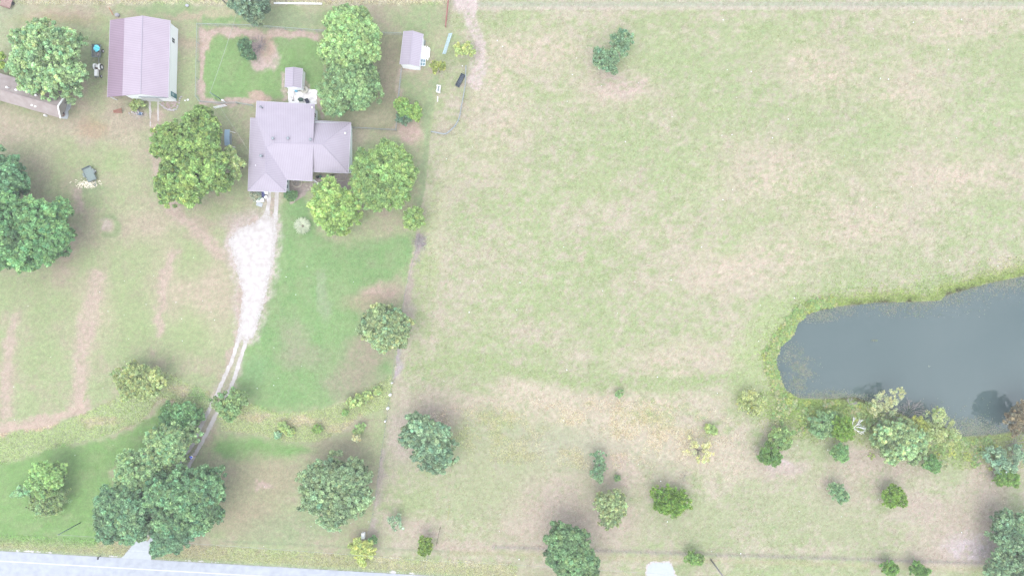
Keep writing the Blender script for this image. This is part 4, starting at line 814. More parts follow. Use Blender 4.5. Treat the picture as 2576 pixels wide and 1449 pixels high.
# cottage at the left edge
zc = Z(0, 180, 7.625)
a1_, a2_ = zc(1345, 1270, 2.6), zc(1495, 705, 2.6); ap = zc(1288, 1008, 4.3)
d1 = (-math.cos(R(16.2)), math.sin(R(16.2))); Lc = 25.5
def ext(p, L): return (p[0]+d1[0]*L, p[1]+d1[1]*L, p[2])
b1_, b2_, bp = ext(a1_, Lc), ext(a2_, 22.5), ext(ap, 24)
cot = thing('cottage', 'brown shingled cottage partly hidden under the pale green shade tree', 'house', ((a1_[0]+b2_[0])/2, (a1_[1]+b2_[1])/2, 0), 0)
M_shing = mat('brown_shingles', C(196,178,176), .9, alt=C(212,197,194), nscale=1.6, bump=.3)
rf = MB().plate([a1_, b1_, bp, ap], .1).plate([ap, bp, b2_, a2_], .1).build('roof', mat('shingle_roof', C(200,184,180), .9, alt=C(218,204,200), nscale=.9, bump=.3), cot, world=True)
for p in rf.data.polygons: pass
ridge(rf, [ap, bp], m=M_shing, w=.2)
mb = MB(); mb.tube(off(a1_, .05, 0), off(ap, .05, 0, .02), .13, n=4); mb.tube(off(ap, .05, 0, .02), off(a2_, .05, 0), .13, n=4); mb.build('barge_boards', M_trim, cot, world=True)
i1, i2, ip = ext(a1_, 1.2), ext(a2_, 1.2), ext(ap, 1.2); j1, j2, jp = ext(a1_, Lc-.6), ext(a2_, 22), ext(ap, 23.4)
walls('wall', [off(i1, .1, .45, -.12), off(i2, -.1, -.45, -.12), off(j2, 0, -.45, -.12), off(j1, 0, .45, -.12)], mat('tan_siding', C(214,206,196), .8), cot)
MB().quad(off(i1, .1, .45, -.14), off(i2, -.1, -.45, -.14), off(ip, 0, 0, -.14)).build('gable_wall', M_wallw, cot, world=True)
for x, y, z in ((168, 588, 4.2), (375, 648, 4.2), (812, 765, 4.0), (732, 992, 3.2), (808, 1018, 3.1)):
    p = zc(x, y, z); mb = MB(); mb.tube(off(p, 0, 0, -.6), off(p, 0, 0, .2), .1, n=8); mb.ball(off(p, 0, 0, .24), .16, 9, 6, (1.3, 1, .5)); mb.build('roof_vent', M_trim, rf, world=True)
mb = MB(); mb.plate([zc(x, y, .1) for x, y in ((1460, 745), (1575, 790), (1600, 900), (1560, 1060), (1515, 1120), (1530, 1200), (1500, 1290), (1330, 1270))], .15)
mb.build('slab', M_conc, cot, world=True)
p = zc(1512, 875)
e = thing('patio_table', 'black wrought-iron table on the slab under the cottage gable', 'table', (p[0], p[1], .1)); mb = MB()
for i in range(12):
    t0, t1 = i*math.pi/6, (i+1)*math.pi/6; mb.tube((.55*math.cos(t0), .75*math.sin(t0), .72), (.55*math.cos(t1), .75*math.sin(t1), .72), .05)
for i in range(4): mb.tube((0, 0, .72), (.5*math.cos(i*1.57+.8), .7*math.sin(i*1.57+.8), .72), .03); mb.tube((.35*math.cos(i*1.57+.8), .5*math.sin(i*1.57+.8), .72), (.4*math.cos(i*1.57+.8), .6*math.sin(i*1.57+.8), 0), .03)
mb.build('frame', mat('black_iron', (.02,.025,.03), .5), e)
p = zc(1405, 1190); e = thing('fire_pit', 'rusty round fire pit on the cottage slab', 'fire pit', (p[0], p[1], .1))
MB().tube((0, 0, 0), (0, 0, .35), .45, .5, 16).build('bowl', mat('rust', C(176,140,124), .9, noise=.2, nscale=6), e)
mb = MB(); mb.tube((.1, .35, 0), (.15, .4, .8), .2, .12, 10); mb.box((.35, .1, .4), (.35, .3, .06), rz=.4); mb.build('hood', mat('dark_iron', (.04,.03,.035), .6), e)
p = zc(1040, 1222); bx_ = MB().box((0, 0, .3), (.28, .28, .6)).build('utility_box', M_trim); bx_.location = p; bx_.parent = None; tag(bx_, 'tiny white box on the ground by the cottage south wall', 'utility box')

# yard things
def zp(z): return z
zpat = Z(800, 180, 11.145)
e = thing('blue_tub', 'bright blue plastic tub standing at the shed end of the patio', 'tub', zpat(772, 965), .2)
MB().box((0, 0, .2), (.42, .5, .4)).build('tub', mat('sky_blue_plastic', C(60,196,250), .4), e); MB().box((0, 0, .42), (.5, .6, .04)).build('rim', mat('cyan_plastic', C(120,214,246), .4), e)
e = thing('round_tub', 'cream oval stock tub beside the garden shed door', 'tub', zpat(1040, 955), .3); mb = MB()
for i in range(20):
    t0, t1 = i*math.pi/10, (i+1)*math.pi/10; mb.tube((.62*math.cos(t0), .58*math.sin(t0), .45), (.62*math.cos(t1), .58*math.sin(t1), .45), .09)
mb.tube((0, 0, 0), (0, 0, .4), .5, .6, 20); mb.build('tub', mat('cream_plastic', C(250,246,232), .5), e)
mb = MB(); mb.box((.0, -.05, .44), (.5, .5, .04)); mb.build('lid', mat('grey_plastic', C(206,204,196), .5), e); MB().box((.16, .05, .5), (.08, .4, .06), rz=.3).build('handle', mat('dark_plastic', C(120,124,110), .5), e)
e = thing('barbecue_grill', 'dark green covered barbecue against the north wall of the house', 'barbecue', zpat(945, 1290))
MB().ball((0, 0, .8), .46, 14, 9, (1.15, .75, .65)).build('cover', mat('bottle_green_cover', (.035,.07,.055), .6), e, smooth=True); mb = MB()
for sx in (-.35, .35):
    for sy in (-.2, .2): MB().tube((sx, sy, 0), (sx, sy, .8), .035).build('leg', M_dark, e)
chair('patio_chair', 'dark folding chair beside the covered barbecue', zpat(1150, 1345), .4, mat('navy_fabric', (.03,.03,.06), .8), M_dark)
e = thing('garden_rake', 'brown-handled broom lying on the pale patio', 'broom', zpat(675, 1110)); mb = MB(); mb.tube((-.1, -.9, .05), (.12, .7, .05), .03); mb.build('handle', mat('brown_wood', C(150,124,116), .8), e); MB().box((-.12, -.95, .06), (.32, .2, .08)).build('head', mat('grey_bristle', C(150,146,140), .9), e)
chair('metal_chair', 'small metal garden chair between the two tubs on the patio', zpat(880, 960), 0, mat('slate_seat', C(150,150,150), .6), M_grey)
# kayak under the big olive tree
p = P(582, 353); e = thing('swing_canopy', 'pale blue canopy of a garden swing under the east edge of the olive tree', 'garden swing', p)
mb = MB()
for i in range(6): a_ = -1+2*i/5; b_ = a_+.4; mb.plate([(-.45, a_*1.35, 1.75+.2*math.cos(a_*1.4)), (.45, a_*1.35, 1.75+.2*math.cos(a_*1.4)), (.45, b_*1.35, 1.75+.2*math.cos(b_*1.4)), (-.45, b_*1.35, 1.75+.2*math.cos(b_*1.4))] if i < 5 else [(-.45, 1.35, 1.78), (.45, 1.35, 1.78), (.45, 1.5, 1.7), (-.45, 1.5, 1.7)], .03)
mb.build('canopy', mat('powder_blue_canvas', C(190,222,246), .7), e); mb = MB()
for sy in (-1.3, 1.3):
    for sx in (-.7, .7): mb.tube((sx, sy, 0), (0, sy, 1.75), .035)
mb.tube((0, -1.3, 1.74), (0, 1.3, 1.74), .04)
mb.build('frame', M_trim, e); MB().box((0, 0, .5), (.55, 2.1, .08)).build('seat', M_grey, e)
# trailer with chips
zt = Z(220, 470, 14.49)
p = zt(700, 620); e = thing('flatbed_trailer', 'small grey-green flatbed trailer parked on the west lawn', 'trailer', p, R(25.5))
MB().box((0, 0, .55), (1.5, 2.35, .07)).build('deck', mat('grey_green_planks', C(172,190,186), .8, noise=.1, nscale=5), e); mb = MB()
for sx in (-.76, .76): mb.box((sx, 0, .68), (.06, 2.4, .05)); mb.box((sx, 0, .5), (.06, 2.4, .12))
for sy in (-1.2, 1.2): mb.box((0, sy, .68), (1.56, .06, .05)); mb.box((0, sy, .5), (1.56, .06, .12))
for sx in (-.76, .76):
    for sy in (-1.2, 0, 1.2): mb.box((sx, sy, .6), (.05, .05, .2))
for i in range(8): mb.box((0, -1.05+i*.3, .6), (1.48, .025, .015))
mb.build('frame', M_grey, e); mb = MB()
mb.box((0, 1.3, .95), (1.56, .05, .06)); [mb.box((x, 1.28, .75), (.03, .04, .45)) for x in (-.76, -.4, 0, .4, .76)]; mb.box((0, 1.29, .78), (1.5, .02, .4)); mb.build('tailgate', mat('dull_steel', C(140,156,166), .5), e)
for sx in (-1, 1):
    w_ = MB().tube((sx*.86, .25, .33), (sx*1.04, .25, .33), .33, n=18).build('wheel', M_dark, e, smooth=False); MB().tube((sx*1.03, .25, .33), (sx*1.06, .25, .33), .18, n=14).build('rim', M_trim, w_)
    MB().box((sx*.95, .25, .72), (.26, .8, .04)).build('mudguard', M_grey, e)
mb = MB(); mb.tube((-.5, -1.2, .45), (0, -2.1, .42), .035); mb.tube((.5, -1.2, .45), (0, -2.1, .42), .035); mb.tube((0, -1.9, .42), (0, -2.4, .42), .05); mb.build('drawbar', M_grey, e)
p = P(222, 463); mb = MB()
for i in range(260): mb.box((random.gauss(0, .95), random.gauss(0, .36), .03+.05*random.random()), (random.uniform(.06, .26), random.uniform(.05, .14), .04), rz=random.uniform(0, 3), rx=random.uniform(-.4, .4))
o = mb.build('wood_chips', mat('fresh_wood_chips', (.62,.54,.4), .9, alt=(.8,.76,.64), nscale=9)); o.location = p; tag(o, 'scattered fresh cream wood chips below the flatbed trailer', 'wood chips', None, 'stuff')

# tractor and its cart
p = P(250.5, 177.5); e = thing('tractor', 'old white garden tractor parked nose south beside the barn', 'tractor', p, R(-2))
M_tw = mat('faded_white_paint', (.78,.78,.76), .5, noise=.05, nscale=6); M_rust = mat('rusty_red_steel', C(170,128,118), .8, noise=.2, nscale=6)
MB().box((0, -.75, .85), (.52, 1.15, .5)).box((0, -.75, 1.12), (.42, 1.05, .1)).build('hood', M_tw, e); MB().box((0, -1.36, .8), (.5, .1, .45)).build('grille', M_grey, e)
MB().box((0, -.3, .5), (.34, 2.1, .25)).box((0, .1, .62), (.75, .6, .08)).build('chassis', M_rust, e); MB().box((0, .45, .85), (.42, .4, .1)).box((0, .66, 1.02), (.42, .08, .35), rx=-.2).build('seat', M_tw, e)
for sx in (-1, 1):
    w_ = MB().tube((sx*.42, .42, .5), (sx*.72, .42, .5), .5, n=22).build('rear_wheel', M_dark, e); MB().tube((sx*.66, .42, .5), (sx*.74, .42, .5), .27, n=18).build('rim', M_trim, w_)
    w_ = MB().tube((sx*.40, -1.15, .26), (sx*.55, -1.15, .26), .26, n=16).build('front_wheel', M_dark, e); MB().tube((sx*.54, -1.15, .26), (sx*.57, -1.15, .26), .13, n=12).build('rim', M_trim, w_)
    mb = MB(); [mb.box((sx*.44, .42+.55*math.cos(a_), .5+.55*math.sin(a_)), (.34, .24, .04), rx=a_-math.pi/2) for a_ in (.5, .9, 1.3, 1.7, 2.1, 2.5)]; mb.build('fender', M_tw, e)
mb = MB()
for i in range(12): t0, t1 = i*math.pi/6, (i+1)*math.pi/6; mb.tube((.2*math.cos(t0), -.02+.2*math.sin(t0), 1.2), (.2*math.cos(t1), -.02+.2*math.sin(t1), 1.2), .02)
mb.tube((0, -.2, .9), (0, 0, 1.2), .025); mb.build('steering_wheel', M_dark, e)
p = P(248.5, 132); e = thing('farm_cart', 'grey plank cart with an open top hitched behind the white tractor', 'cart', p, R(-1))
MB().box((0, 0, .55), (1.45, 2.2, .06)).build('deck', mat('weathered_plank', C(160,156,146), .9, noise=.15, nscale=6), e); mb = MB()
for sx in (-.72, .72): mb.box((sx, 0, .72), (.05, 2.2, .3))
for sy in (-1.1, 1.1): mb.box((0, sy, .72), (1.46, .05, .3))
for i in range(5): mb.box((-.6+i*.18, 0, .6), (.05, 2.1, .03))
mb.build('side_boards', M_grey, e); mb = MB(); mb.tube((.3, -1.1, .5), (.35, -2.1, .45), .045); mb.build('drawbar', M_steel, e)
for sx in (-1, 1): w_ = MB().tube((sx*.8, .1, .3), (sx*.98, .1, .3), .3, n=16).build('wheel', M_dark, e); MB().tube((sx*.97, .1, .3), (sx*1.0, .1, .3), .15, n=12).build('rim', M_trim, w_)
import bmesh
mb = MB(); mb.ball((.22, .35, 1.0), .5, 22, 14, (.95, 1.15, .55), .2); o = mb.build('tarp', mat('turquoise_tarp', (.05,.62,.78), .45, alt=(.3,.8,.9), nscale=4), None, smooth=False)
o.location = p; tag(o, 'crumpled turquoise tarp bundled on the farm cart', 'tarp')
mb = MB(); mb.ball((.3, -.6, .75), .3, 10, 7, (1, 1, .6), .2); o = mb.build('bucket_heap', mat('brown_sack', C(170,160,154), .9, noise=.2, nscale=6)); o.location = p; tag(o, 'brown sack heaped in the front corner of the farm cart', 'sack')
# metal gate panels, bin rack, pallet, black trough
p = P(1126, 113); e = thing('gate_panel', 'pale blue galvanised cattle gate leaning along the east fence line', 'gate', p, R(-17))
mb = MB()
for i in range(6): mb.tube((-.35+i*.12, -1.9, .15+.1*i), (-.3+i*.13, 1.9, .2+.16*i), .03)
for j in range(6): y = -1.8+j*.72; mb.tube((-.36, y, .15), (.36, y, .85), .03)
mb.tube((-.36, -1.9, .15), (.36, 1.9, .9), .03)
mb.build('bars', mat('pale_blue_steel', (.42,.55,.64), .45), e)
p = P(1104, 226); e = thing('cattle_feeder', 'light grey rectangular feeder standing in the grass by the fence line', 'feeder', p, R(-8))
MB().box((0, 0, .35), (.62, 1.25, .5)).build('trough', mat('light_grey_metal', (.72,.72,.76), .6), e); MB().box((0, 0, .61), (.36, .95, .03)).build('feed_tray', M_grey, e); mb = MB()
for sx in (-.3, .3):
    for sy in (-.5, .5): mb.tube((sx, sy, 0), (sx, sy, .75), .05); mb.box((sx, sy, .72), (.16, .2, .06))
mb.build('legs', M_trim, e)
p = P(1158, 204); e = thing('black_trough', 'long dark grey trough lying against the curved pipe', 'trough', p, R(-27)); mb = MB()
mb.box((0, 0, .1), (.75, 2.4, .1)); mb.box((-.36, 0, .28), (.05, 2.4, .4)); mb.box((.36, 0, .28), (.05, 2.4, .4)); mb.box((0, 1.2, .28), (.75, .05, .4)); mb.box((0, -1.2, .28), (.75, .05, .4)); mb.box((0, -.7, .26), (.7, .06, .3)); mb.build('trough', mat('charcoal_plastic', C(96,108,124), .6, noise=.1, nscale=4), e)
p = P(1101, 250); o = MB().box((0, 0, .06), (.14, .9, .1), rz=-.05).build('white_post', M_wallw); o.location = p; tag(o, 'white post lying in the grass below the grey feeder', 'post')
pts = [(1172,165),(1171,195),(1170,215),(1165,245),(1160,270),(1158,285),(1153,302),(1145,316),(1133,328),(1123,336),(1116,337),(1100,334),(1084,331)]
e = thing('curved_fence', 'pale grey pipe fence curving round the grass pen in the northeast', 'fence', P(1150, 300)); mb = MB()
Q = [P(a_, b_, .85) for a_, b_ in pts]
for a_, b_ in zip(Q, Q[1:]): mb.tube(a_, b_, .07)
mb.build('top_rail', M_steel, e, world=True); mb = MB(); [mb.tube(off(a_, 0, 0, -.45), off(b_, 0, 0, -.45), .04) for a_, b_ in zip(Q, Q[1:])]; mb.build('lower_rail', M_steel, e, world=True)
mb = MB(); [mb.tube((q_[0], q_[1], 0), q_, .05) for q_ in Q]; mb.build('posts', M_grey, e, world=True)
# red gate
e = thing('red_gate', 'long red metal gate standing along the fence at the top', 'gate', P(1130, 35)); mb = MB()
A_, B_ = P(1131, -14), P(1122, 72)
for h_ in (.35, .6, .85, 1.1, 1.35): mb.tube((A_[0], A_[1], h_), (B_[0], B_[1], h_), .05)
for t_ in (0, .25, .5, .75, 1): q_ = lerp3(A_, B_, t_); mb.tube((q_[0], q_[1], .1), (q_[0], q_[1], 1.4), .05)
mb.build('bars', mat('faded_red_paint', C(214,140,136), .6), e, world=True)
# white beam beyond the top fence
p = P(750, 10.5); o = MB().box((0, 0, .12), (8.6, .22, .2), rz=-.012).build('white_beam', M_trim); o.location = p; tag(o, 'long white beam lying in the grass near the top edge', 'beam')
# chain link fences
M_link = bpy.data.materials.new('chain_link'); M_link.use_nodes = True; t = M_link.node_tree; b = t.nodes['Principled BSDF']; b.inputs['Base Color'].default_value = (*C(196,206,206), 1); b.inputs['Roughness'].default_value = .5
def fence(label, pts, h, step, mrail, cat='fence', group=None, r=.035, links=True, name='chain_link_fence'):
    Q = [P(*a_, 0) for a_ in pts]; e = thing(name, label, cat, Q[0], group=group); rail = MB(); net = MB(); n_p = 0
    proto = None
    for a_, b_ in zip(Q, Q[1:]):
        L = math.hypot(b_[0]-a_[0], b_[1]-a_[1]); n = max(1, round(L/step)); rail.tube((a_[0], a_[1], h), (b_[0], b_[1], h), r, n=6)
        for i in range(n+(b_ is Q[-1])):
            q_ = lerp3(a_, b_, i/n)
            if proto is None: proto = MB().tube((0, 0, -.1), (0, 0, h+.05), r*1.15, n=7).build('fence_post', mrail, e); pc = proto
            else: pc = proto.copy(); COL.objects.link(pc); pc.parent = e
            pc.location = (q_[0]-Q[0][0], q_[1]-Q[0][1], 0)
        if links:
            m_ = int(L/.22); k_ = int(h/.22)
            dx, dy = (b_[0]-a_[0])/L, (b_[1]-a_[1])/L
            for i in range(-k_, m_):
                for sg in (0, 1):
                    s0, s1 = max(0, i*.22), min(L, (i+k_)*.22)
                    if s1 <= s0: continue
                    z0, z1 = (s0-i*.22), (s1-i*.22)
                    if sg: z0, z1 = h-z0, h-z1
                    net.tube((a_[0]+dx*s0, a_[1]+dy*s0, min(h, max(0.02, z0))), (a_[0]+dx*s1, a_[1]+dy*s1, min(h, max(.02, z1))), .006, n=3, cap=False)
    if links: net.build('mesh', M_link, e, world=True)
    rail.build('top_rail', mrail, e, world=True); return e
M_rail = mat('pale_green_steel', C(200,218,214), .45)
fence('green-grey chain-link fence round the north and west of the back yard', [(640,269),(600,262),(562,263),(508,259),(499,246),(503,66.5),(640,70),(800,82),(830,84),(1012,90)], 1.25, 3., M_rail)
fence('galvanised chain-link fence from the narrow shed down to the yard corner', [(1012,176),(1005,240),(998,330),(884,324)], 1.2, 3., M_steel)
# leaning gate and rails by the southwest yard corner
e = thing('loose_gate', 'white gate swung open below the southwest yard corner', 'gate', P(556, 270)); mb = MB()
for h_ in (.3, .7, 1.1): mb.tube((-.9, -.3, h_), (1.1, .15, h_), .04)
for x in (-.9, .1, 1.1): mb.tube((x, -.3+.225*(x+.9), .05), (x, -.3+.225*(x+.9), 1.15), .035)
mb.build('bars', M_trim, e)
# poles and wires
def pole(label, base, h, r, m, arm=None, name='utility_pole'):
    p = P(*base); e = thing(name, label, 'pole', p); MB().tube((0, 0, -.3), (0, 0, h), r, r*.7, 12).build('pole', m, e, smooth=True)
    MB().tube((0, 0, h), (0, 0, h+.06), r*.9, r*.5, 12).build('cap', M_steel, e)
    if arm: MB().box((0, 0, h-.3), (1.4, .1, .1), rz=arm).build('crossarm', m, e); MB().tube((.25, 0, h-.9), (.25, 0, h-.4), .16, n=12).build('transformer', M_grey, e)
    return (p[0], p[1], h)
M_pole = mat('greenish_pole', C(140,172,164), .7); M_wood = mat('weathered_pole', C(196,190,192), .85, noise=.1, nscale=5)
t1 = pole('slim grey-green pole inside the southwest corner of the fenced yard', (564.5, 256.5), 5.8, .1, M_pole)
p = P(564, 257); o = MB().tube((0, 0, .15), (0, 0, 1.5), .1, n=10).box((.12, 0, 1.2), (.18, .3, .5)).build('meter_box', M_trim); o.location = (p[0]+.16, p[1]-.06, 0); tag(o, 'white meter box at the foot of the grey-green yard pole', 'meter box')
t2 = pole('slim dark green pole beside the southwest verge', (201.5, 1314.5), 5.9, .09, mat('dark_green_pole', C(120,150,140), .7))
t3 = pole('tall pale utility pole on the roadside right of the drive stub', (1788.5, 1407.5), 8.0, .15, M_wood, .3)
t4 = pole('pale roadside pole beside the round olive cedar', (1082, 1382), 4.9, .06, M_wood)
t5 = pole('leaning white pole cut by the top edge above the yard', (577, 18), 6.5, .13, M_wood)
def wire(label, a_, b_, sag, r=.014, m=None):
    mb = MB(); n = 14; pr = None
    for i in range(n+1):
        t_ = i/n; q_ = lerp3(a_, b_, t_); q_ = (q_[0], q_[1], q_[2]-sag*4*t_*(1-t_))
        if pr: mb.tube(pr, q_, r, n=5, cap=False)
        pr = q_
    return tag(mb.build('overhead_wire', m or M_wire), label, 'wire')
M_wire = mat('pale_wire', C(226,232,226), .6)
wire('pale service wire running north from the yard pole', t1, P(622, -60, 6.5), .5, .022); wire('pale service wire from the yard pole to the house roof', t1, zh(505, 655, 4.2), .35, .014)
wire('roadside cable between the dark green pole and the pale roadside pole', t2, t4, .3, .018); wire('roadside cable right of the pale roadside pole', t4, t3, .5, .014)
wire('thin wire crossing the verge toward the road below the pale pole', t4, (t4[0]-2.2, t4[1]-9, 6.5), .1, .012)
# pasture posts and roadside wire fence
fp = [(1108,1326),(1099,1366)]
fence('dark wooden post pair by the round olive cedar', fp, 1.1, 3., mat('creosote_post', C(92,84,84), .9), r=.03, links=False, name='wooden_fence')
W0 = (1240, 1386); W1_ = (2490, 1424); M_tp = mat('white_tipped_post', C(224,224,222), .6)
e = fence('low wire fence with thin pale posts along the road side of the pasture', [(1240,1372),(1430,1378),(1610,1386),(1800,1393),(2050,1401),(2300,1408),(2500,1413),(2640,1417)], 1.15, 2.6, M_tp, r=.022, links=False, name='wire_fence')
for c_ in e.children:
    if c_.name.startswith('top_rail'): bpy.data.objects.remove(c_)
mb = MB(); Q = [P(*a_) for a_ in [(1240,1372),(1430,1378),(1610,1386),(1800,1393),(2050,1401),(2300,1408),(2500,1413),(2640,1417)]]
for a_, b_ in zip(Q, Q[1:]):
    for h_ in (.35, .7, 1.08): mb.tube((a_[0], a_[1], h_), (b_[0], b_[1], h_), .006, n=4, cap=False)
mb.build('wires', M_grey, e, world=True)
e = fence('old wire fence along the east side of the lawn', [(1056,600),(1040,660),(1020,740),(1014,790),(998,880),(988,960),(976,1045),(960,1150),(940,1290),(928,1335)], 1.1, 3.4, M_grey, r=.022, links=False, name='wire_fence')
for (x, y), lb, r_ in (((987, 962), 'northernmost white marker barrel, just above the swale bush', .16), ((982.5, 992), 'tallest white marker on the fence line through the swale', .24), ((976.5, 1026), 'white marker on the fence line just south of the swale', .24), ((970, 1058), 'southernmost small white marker on the fence line', .16)):
    e = thing('marker_barrel', lb, 'marker', P(x, y), group='white markers on the fence line'); MB().tube((0, 0, 0), (0, 0, .75), r_, r_*.85, 14).build('barrel', M_trim, e); MB().tube((0, 0, .75), (0, 0, .8), r_*.6, n=12).build('lid', M_wallw, e)
p = P(915.5, 1343.5); e = thing('white_box', 'upright white cabinet on the verge above the lime yellow bush', 'cabinet', p); MB().box((0, 0, .45), (.5, .95, .9)).build('cabinet', M_trim, e); MB().box((0, 0, .92), (.56, 1.02, .05)).build('lid', M_wallw, e)
p = P(922, 1350); o = MB().tube((0, 0, 0), (0, 0, 1.3), .05, n=8).box((0, 0, 1.25), (.16, .16, .1)).build('marker_post', M_steel); o.location = p; tag(o, 'thin pale post beside the white roadside cabinet', 'post')
p = P(295*.86, 0); p = P(0, 0)
o = MB().box((0, 0, .35), (.09, .09, .7)).box((0, -.1, .8), (.18, .42, .2)).build('mailbox', mat('dark_mailbox', C(92,92,98), .6)); o.location = P(253, road_y(253)-2); tag(o, 'dark mailbox on its post at the edge of the road', 'mailbox')
p = P(1128, 1290); o = MB().tube((-.15, -1.3, .05), (.25, 1.4, .06), .035, n=6).build('yellow_pole', mat('pale_yellow_paint', C(228,226,150), .6)); o.location = p; tag(o, 'thin yellow pole lying in the lower pasture', 'pole')
p = P(22, 7); e = thing('hay_cart', 'faded red wooden cart bed cut by the top left corner', 'cart', p, R(-18)); mb = MB(); [mb.box((-.85+i*.24, 0, .5), (.22, 2.3, .06)) for i in range(8)]; mb.build('bed', mat('faded_red_boards', C(206,174,164), .9, noise=.12, nscale=5), e)
mb = MB(); mb.box((0, 1.1, .6), (1.9, .08, .2)); mb.box((0, -1.1, .6), (1.9, .08, .2)); mb.build('rails', M_rust, e)
for sx in (-1, 1): MB().tube((sx*.95, 0, .3), (sx*1.1, 0, .3), .3, n=14).build('wheel', M_dark, e)
p = P(283, 34); e = thing('orange_leaf_rake', 'orange handled tool leaning on the northwest corner of the barn', 'tool', p); MB().tube((.2, -.4, .1), (.0, .55, 1.1), .06, n=8).build('handle', mat('orange_plastic', C(236,150,110), .5), e); MB().box((-.05, .65, 1.15), (.5, .35, .05), rz=.2).build('head', mat('straw_bristle', C(226,206,180), .9), e)
o = MB().ball((0, 0, .3), .45, 12, 8, (1, .8, .6), .12).build('boulder', mat('grey_boulder', C(206,204,212), .9, noise=.08, nscale=3)); o.location = P(297, 40); tag(o, 'pale grey boulder behind the north wall of the barn', 'boulder')
o = MB().ball((0, 0, .25), .35, 10, 7, (1, .8, .6), .15).build('boulder', mat('white_boulder', C(232,234,246), .9)); o.location = P(472, 16); tag(o, 'white boulder in the weeds beside the top edge', 'boulder')
# garage front clutter
zg = Z(700, 480, 6.5846)
e = thing('white_bench', 'white rectangular chest on the ground southwest of the garage', 'chest', zg(425, 708), .0); MB().box((0, 0, .3), (1.25, .6, .6)).build('chest', M_trim, e); MB().box((0, 0, .62), (1.32, .66, .05)).build('lid', M_wallw, e)
e = thing('blue_barrow', 'blue wheelbarrow-sized bin against the garage front', 'bin', zg(482, 600), .3); MB().box((0, 0, .3), (.5, .8, .6)).build('bin', mat('royal_blue_plastic', C(110,118,190), .5), e); MB().box((0, 0, .62), (.56, .86, .05)).build('lid', mat('navy_lid', C(80,84,150), .5), e)
e = thing('white_bucket', 'white bucket standing beside the left wheel track at the garage', 'bucket', zg(535, 650)); MB().tube((0, 0, 0), (0, 0, .5), .2, .27, 16).build('bucket', M_trim, e)
e = thing('white_tub', 'white tub pushed against the garage door', 'tub', zg(525, 570)); MB().box((0, 0, .2), (.75, .45, .4)).build('tub', M_trim, e)
e = thing('stepping_slab', 'flat grey slab south of the white chest', 'slab', zg(395, 785)); MB().box((0, 0, .03), (1.1, .7, .06), rz=-.3).build('slab', M_conc, e)
e = thing('stone_ring', 'pale stone ring round a small bed beside the porch', 'stone ring', zg(1125, 360)); mb = MB()
for i in range(26):
    t_ = math.pi+i*math.pi/25 if i < 26 else 0; mb.box((.9*math.cos(t_), .85*math.sin(t_), .08+.0021*i), (.16, .18, .16), rz=t_+1.57)
for i in range(6): [mb.box((sx*.9, .12+i*.2, .08), (.18, .17, .17)) for sx in (-1, 1)]
mb.build('stones', mat('cream_edging_stone', C(222,212,194), .9, noise=.1, nscale=6), e)
mb = MB(); [mb.ball((random.uniform(-.6, .6), random.uniform(-.5, .9), .03), random.uniform(.04, .12), 6, 4, (1, 1, .5), .2) for i in range(80)]; mb.build('bed_stones', mat('grey_pebbles', C(168,164,158), .9, noise=.2, nscale=5), e)
e = thing('stone_edging', 'wavy line of pale edging stones along the garden south of the house', 'edging', zg(1650, 320)); mb = MB(); ez = Z(600, 280, 3.6229)
cs = [(1205,905),(1260,893),(1310,905),(1350,920),(1395,918),(1440,905),(1490,905)]; tot = []
for a_, b_ in zip(cs, cs[1:]):
    for i in range(6): x, y = a_[0]+(b_[0]-a_[0])*i/6, a_[1]+(b_[1]-a_[1])*i/6; q_ = ez(x, y); mb.box((q_[0], q_[1], .07+random.uniform(0, .03)), (.2, .16, .14), rz=random.uniform(-.5, .5))
mb.build('stones', bpy.data.materials['cream_edging_stone'], e, world=True)
mb = MB(); cs = [(1155,895,.08),(1195,925,.08),(1190,945,.08)]; Q = [ez(*c_[:2], .9) for c_ in cs]; e = thing('porch_rail', 'white handrail leading from the porch corner into the garden', 'handrail', ez(1180, 920))
for a_, b_ in zip(Q, Q[1:]): mb.tube(a_, b_, .05)
[mb.tube((q_[0], q_[1], 0), q_, .04) for q_ in Q]; mb.build('rail', M_trim, e, world=True)
def pot(lb, x, y, r_, m, plant):
    q_ = ez(x, y); e = thing('flower_pot', lb, 'flower pot', q_); MB().tube((0, 0, 0), (0, 0, .35), r_*.7, r_, 14).build('pot', m, e); v_, c_ = clumpy([(0, 0, .42, r_*.95, .16)], C(*plant), 'fine', .6, .1); npmesh('plant', v_, 4, M_leaf, c_, e)
pot('teal pot in the garden bed south of the house', 1230, 866, .18, M_teal, (120,190,160)); pot('dark pot left of the teal pot in the garden bed', 1203, 872, .25, mat('dark_pot', (.05,.045,.045), .7), (80,90,80)); pot('clay pot in the middle of the garden bed', 1358, 850, .2, mat('clay_pot', C(180,150,130), .9), (150,160,120))
e = thing('step_stones', 'cream stepping stones beside the stone ring', 'stepping stones', ez(1100, 975)); mb = MB()
for dx, dy in ((-.3, .25), (.35, .1), (0, -.35), (.55, -.3)): mb.box((dx, dy, .05), (.42, .3, .08), rz=dx*2)
mb.build('stones', bpy.data.materials['cream_edging_stone'], e)
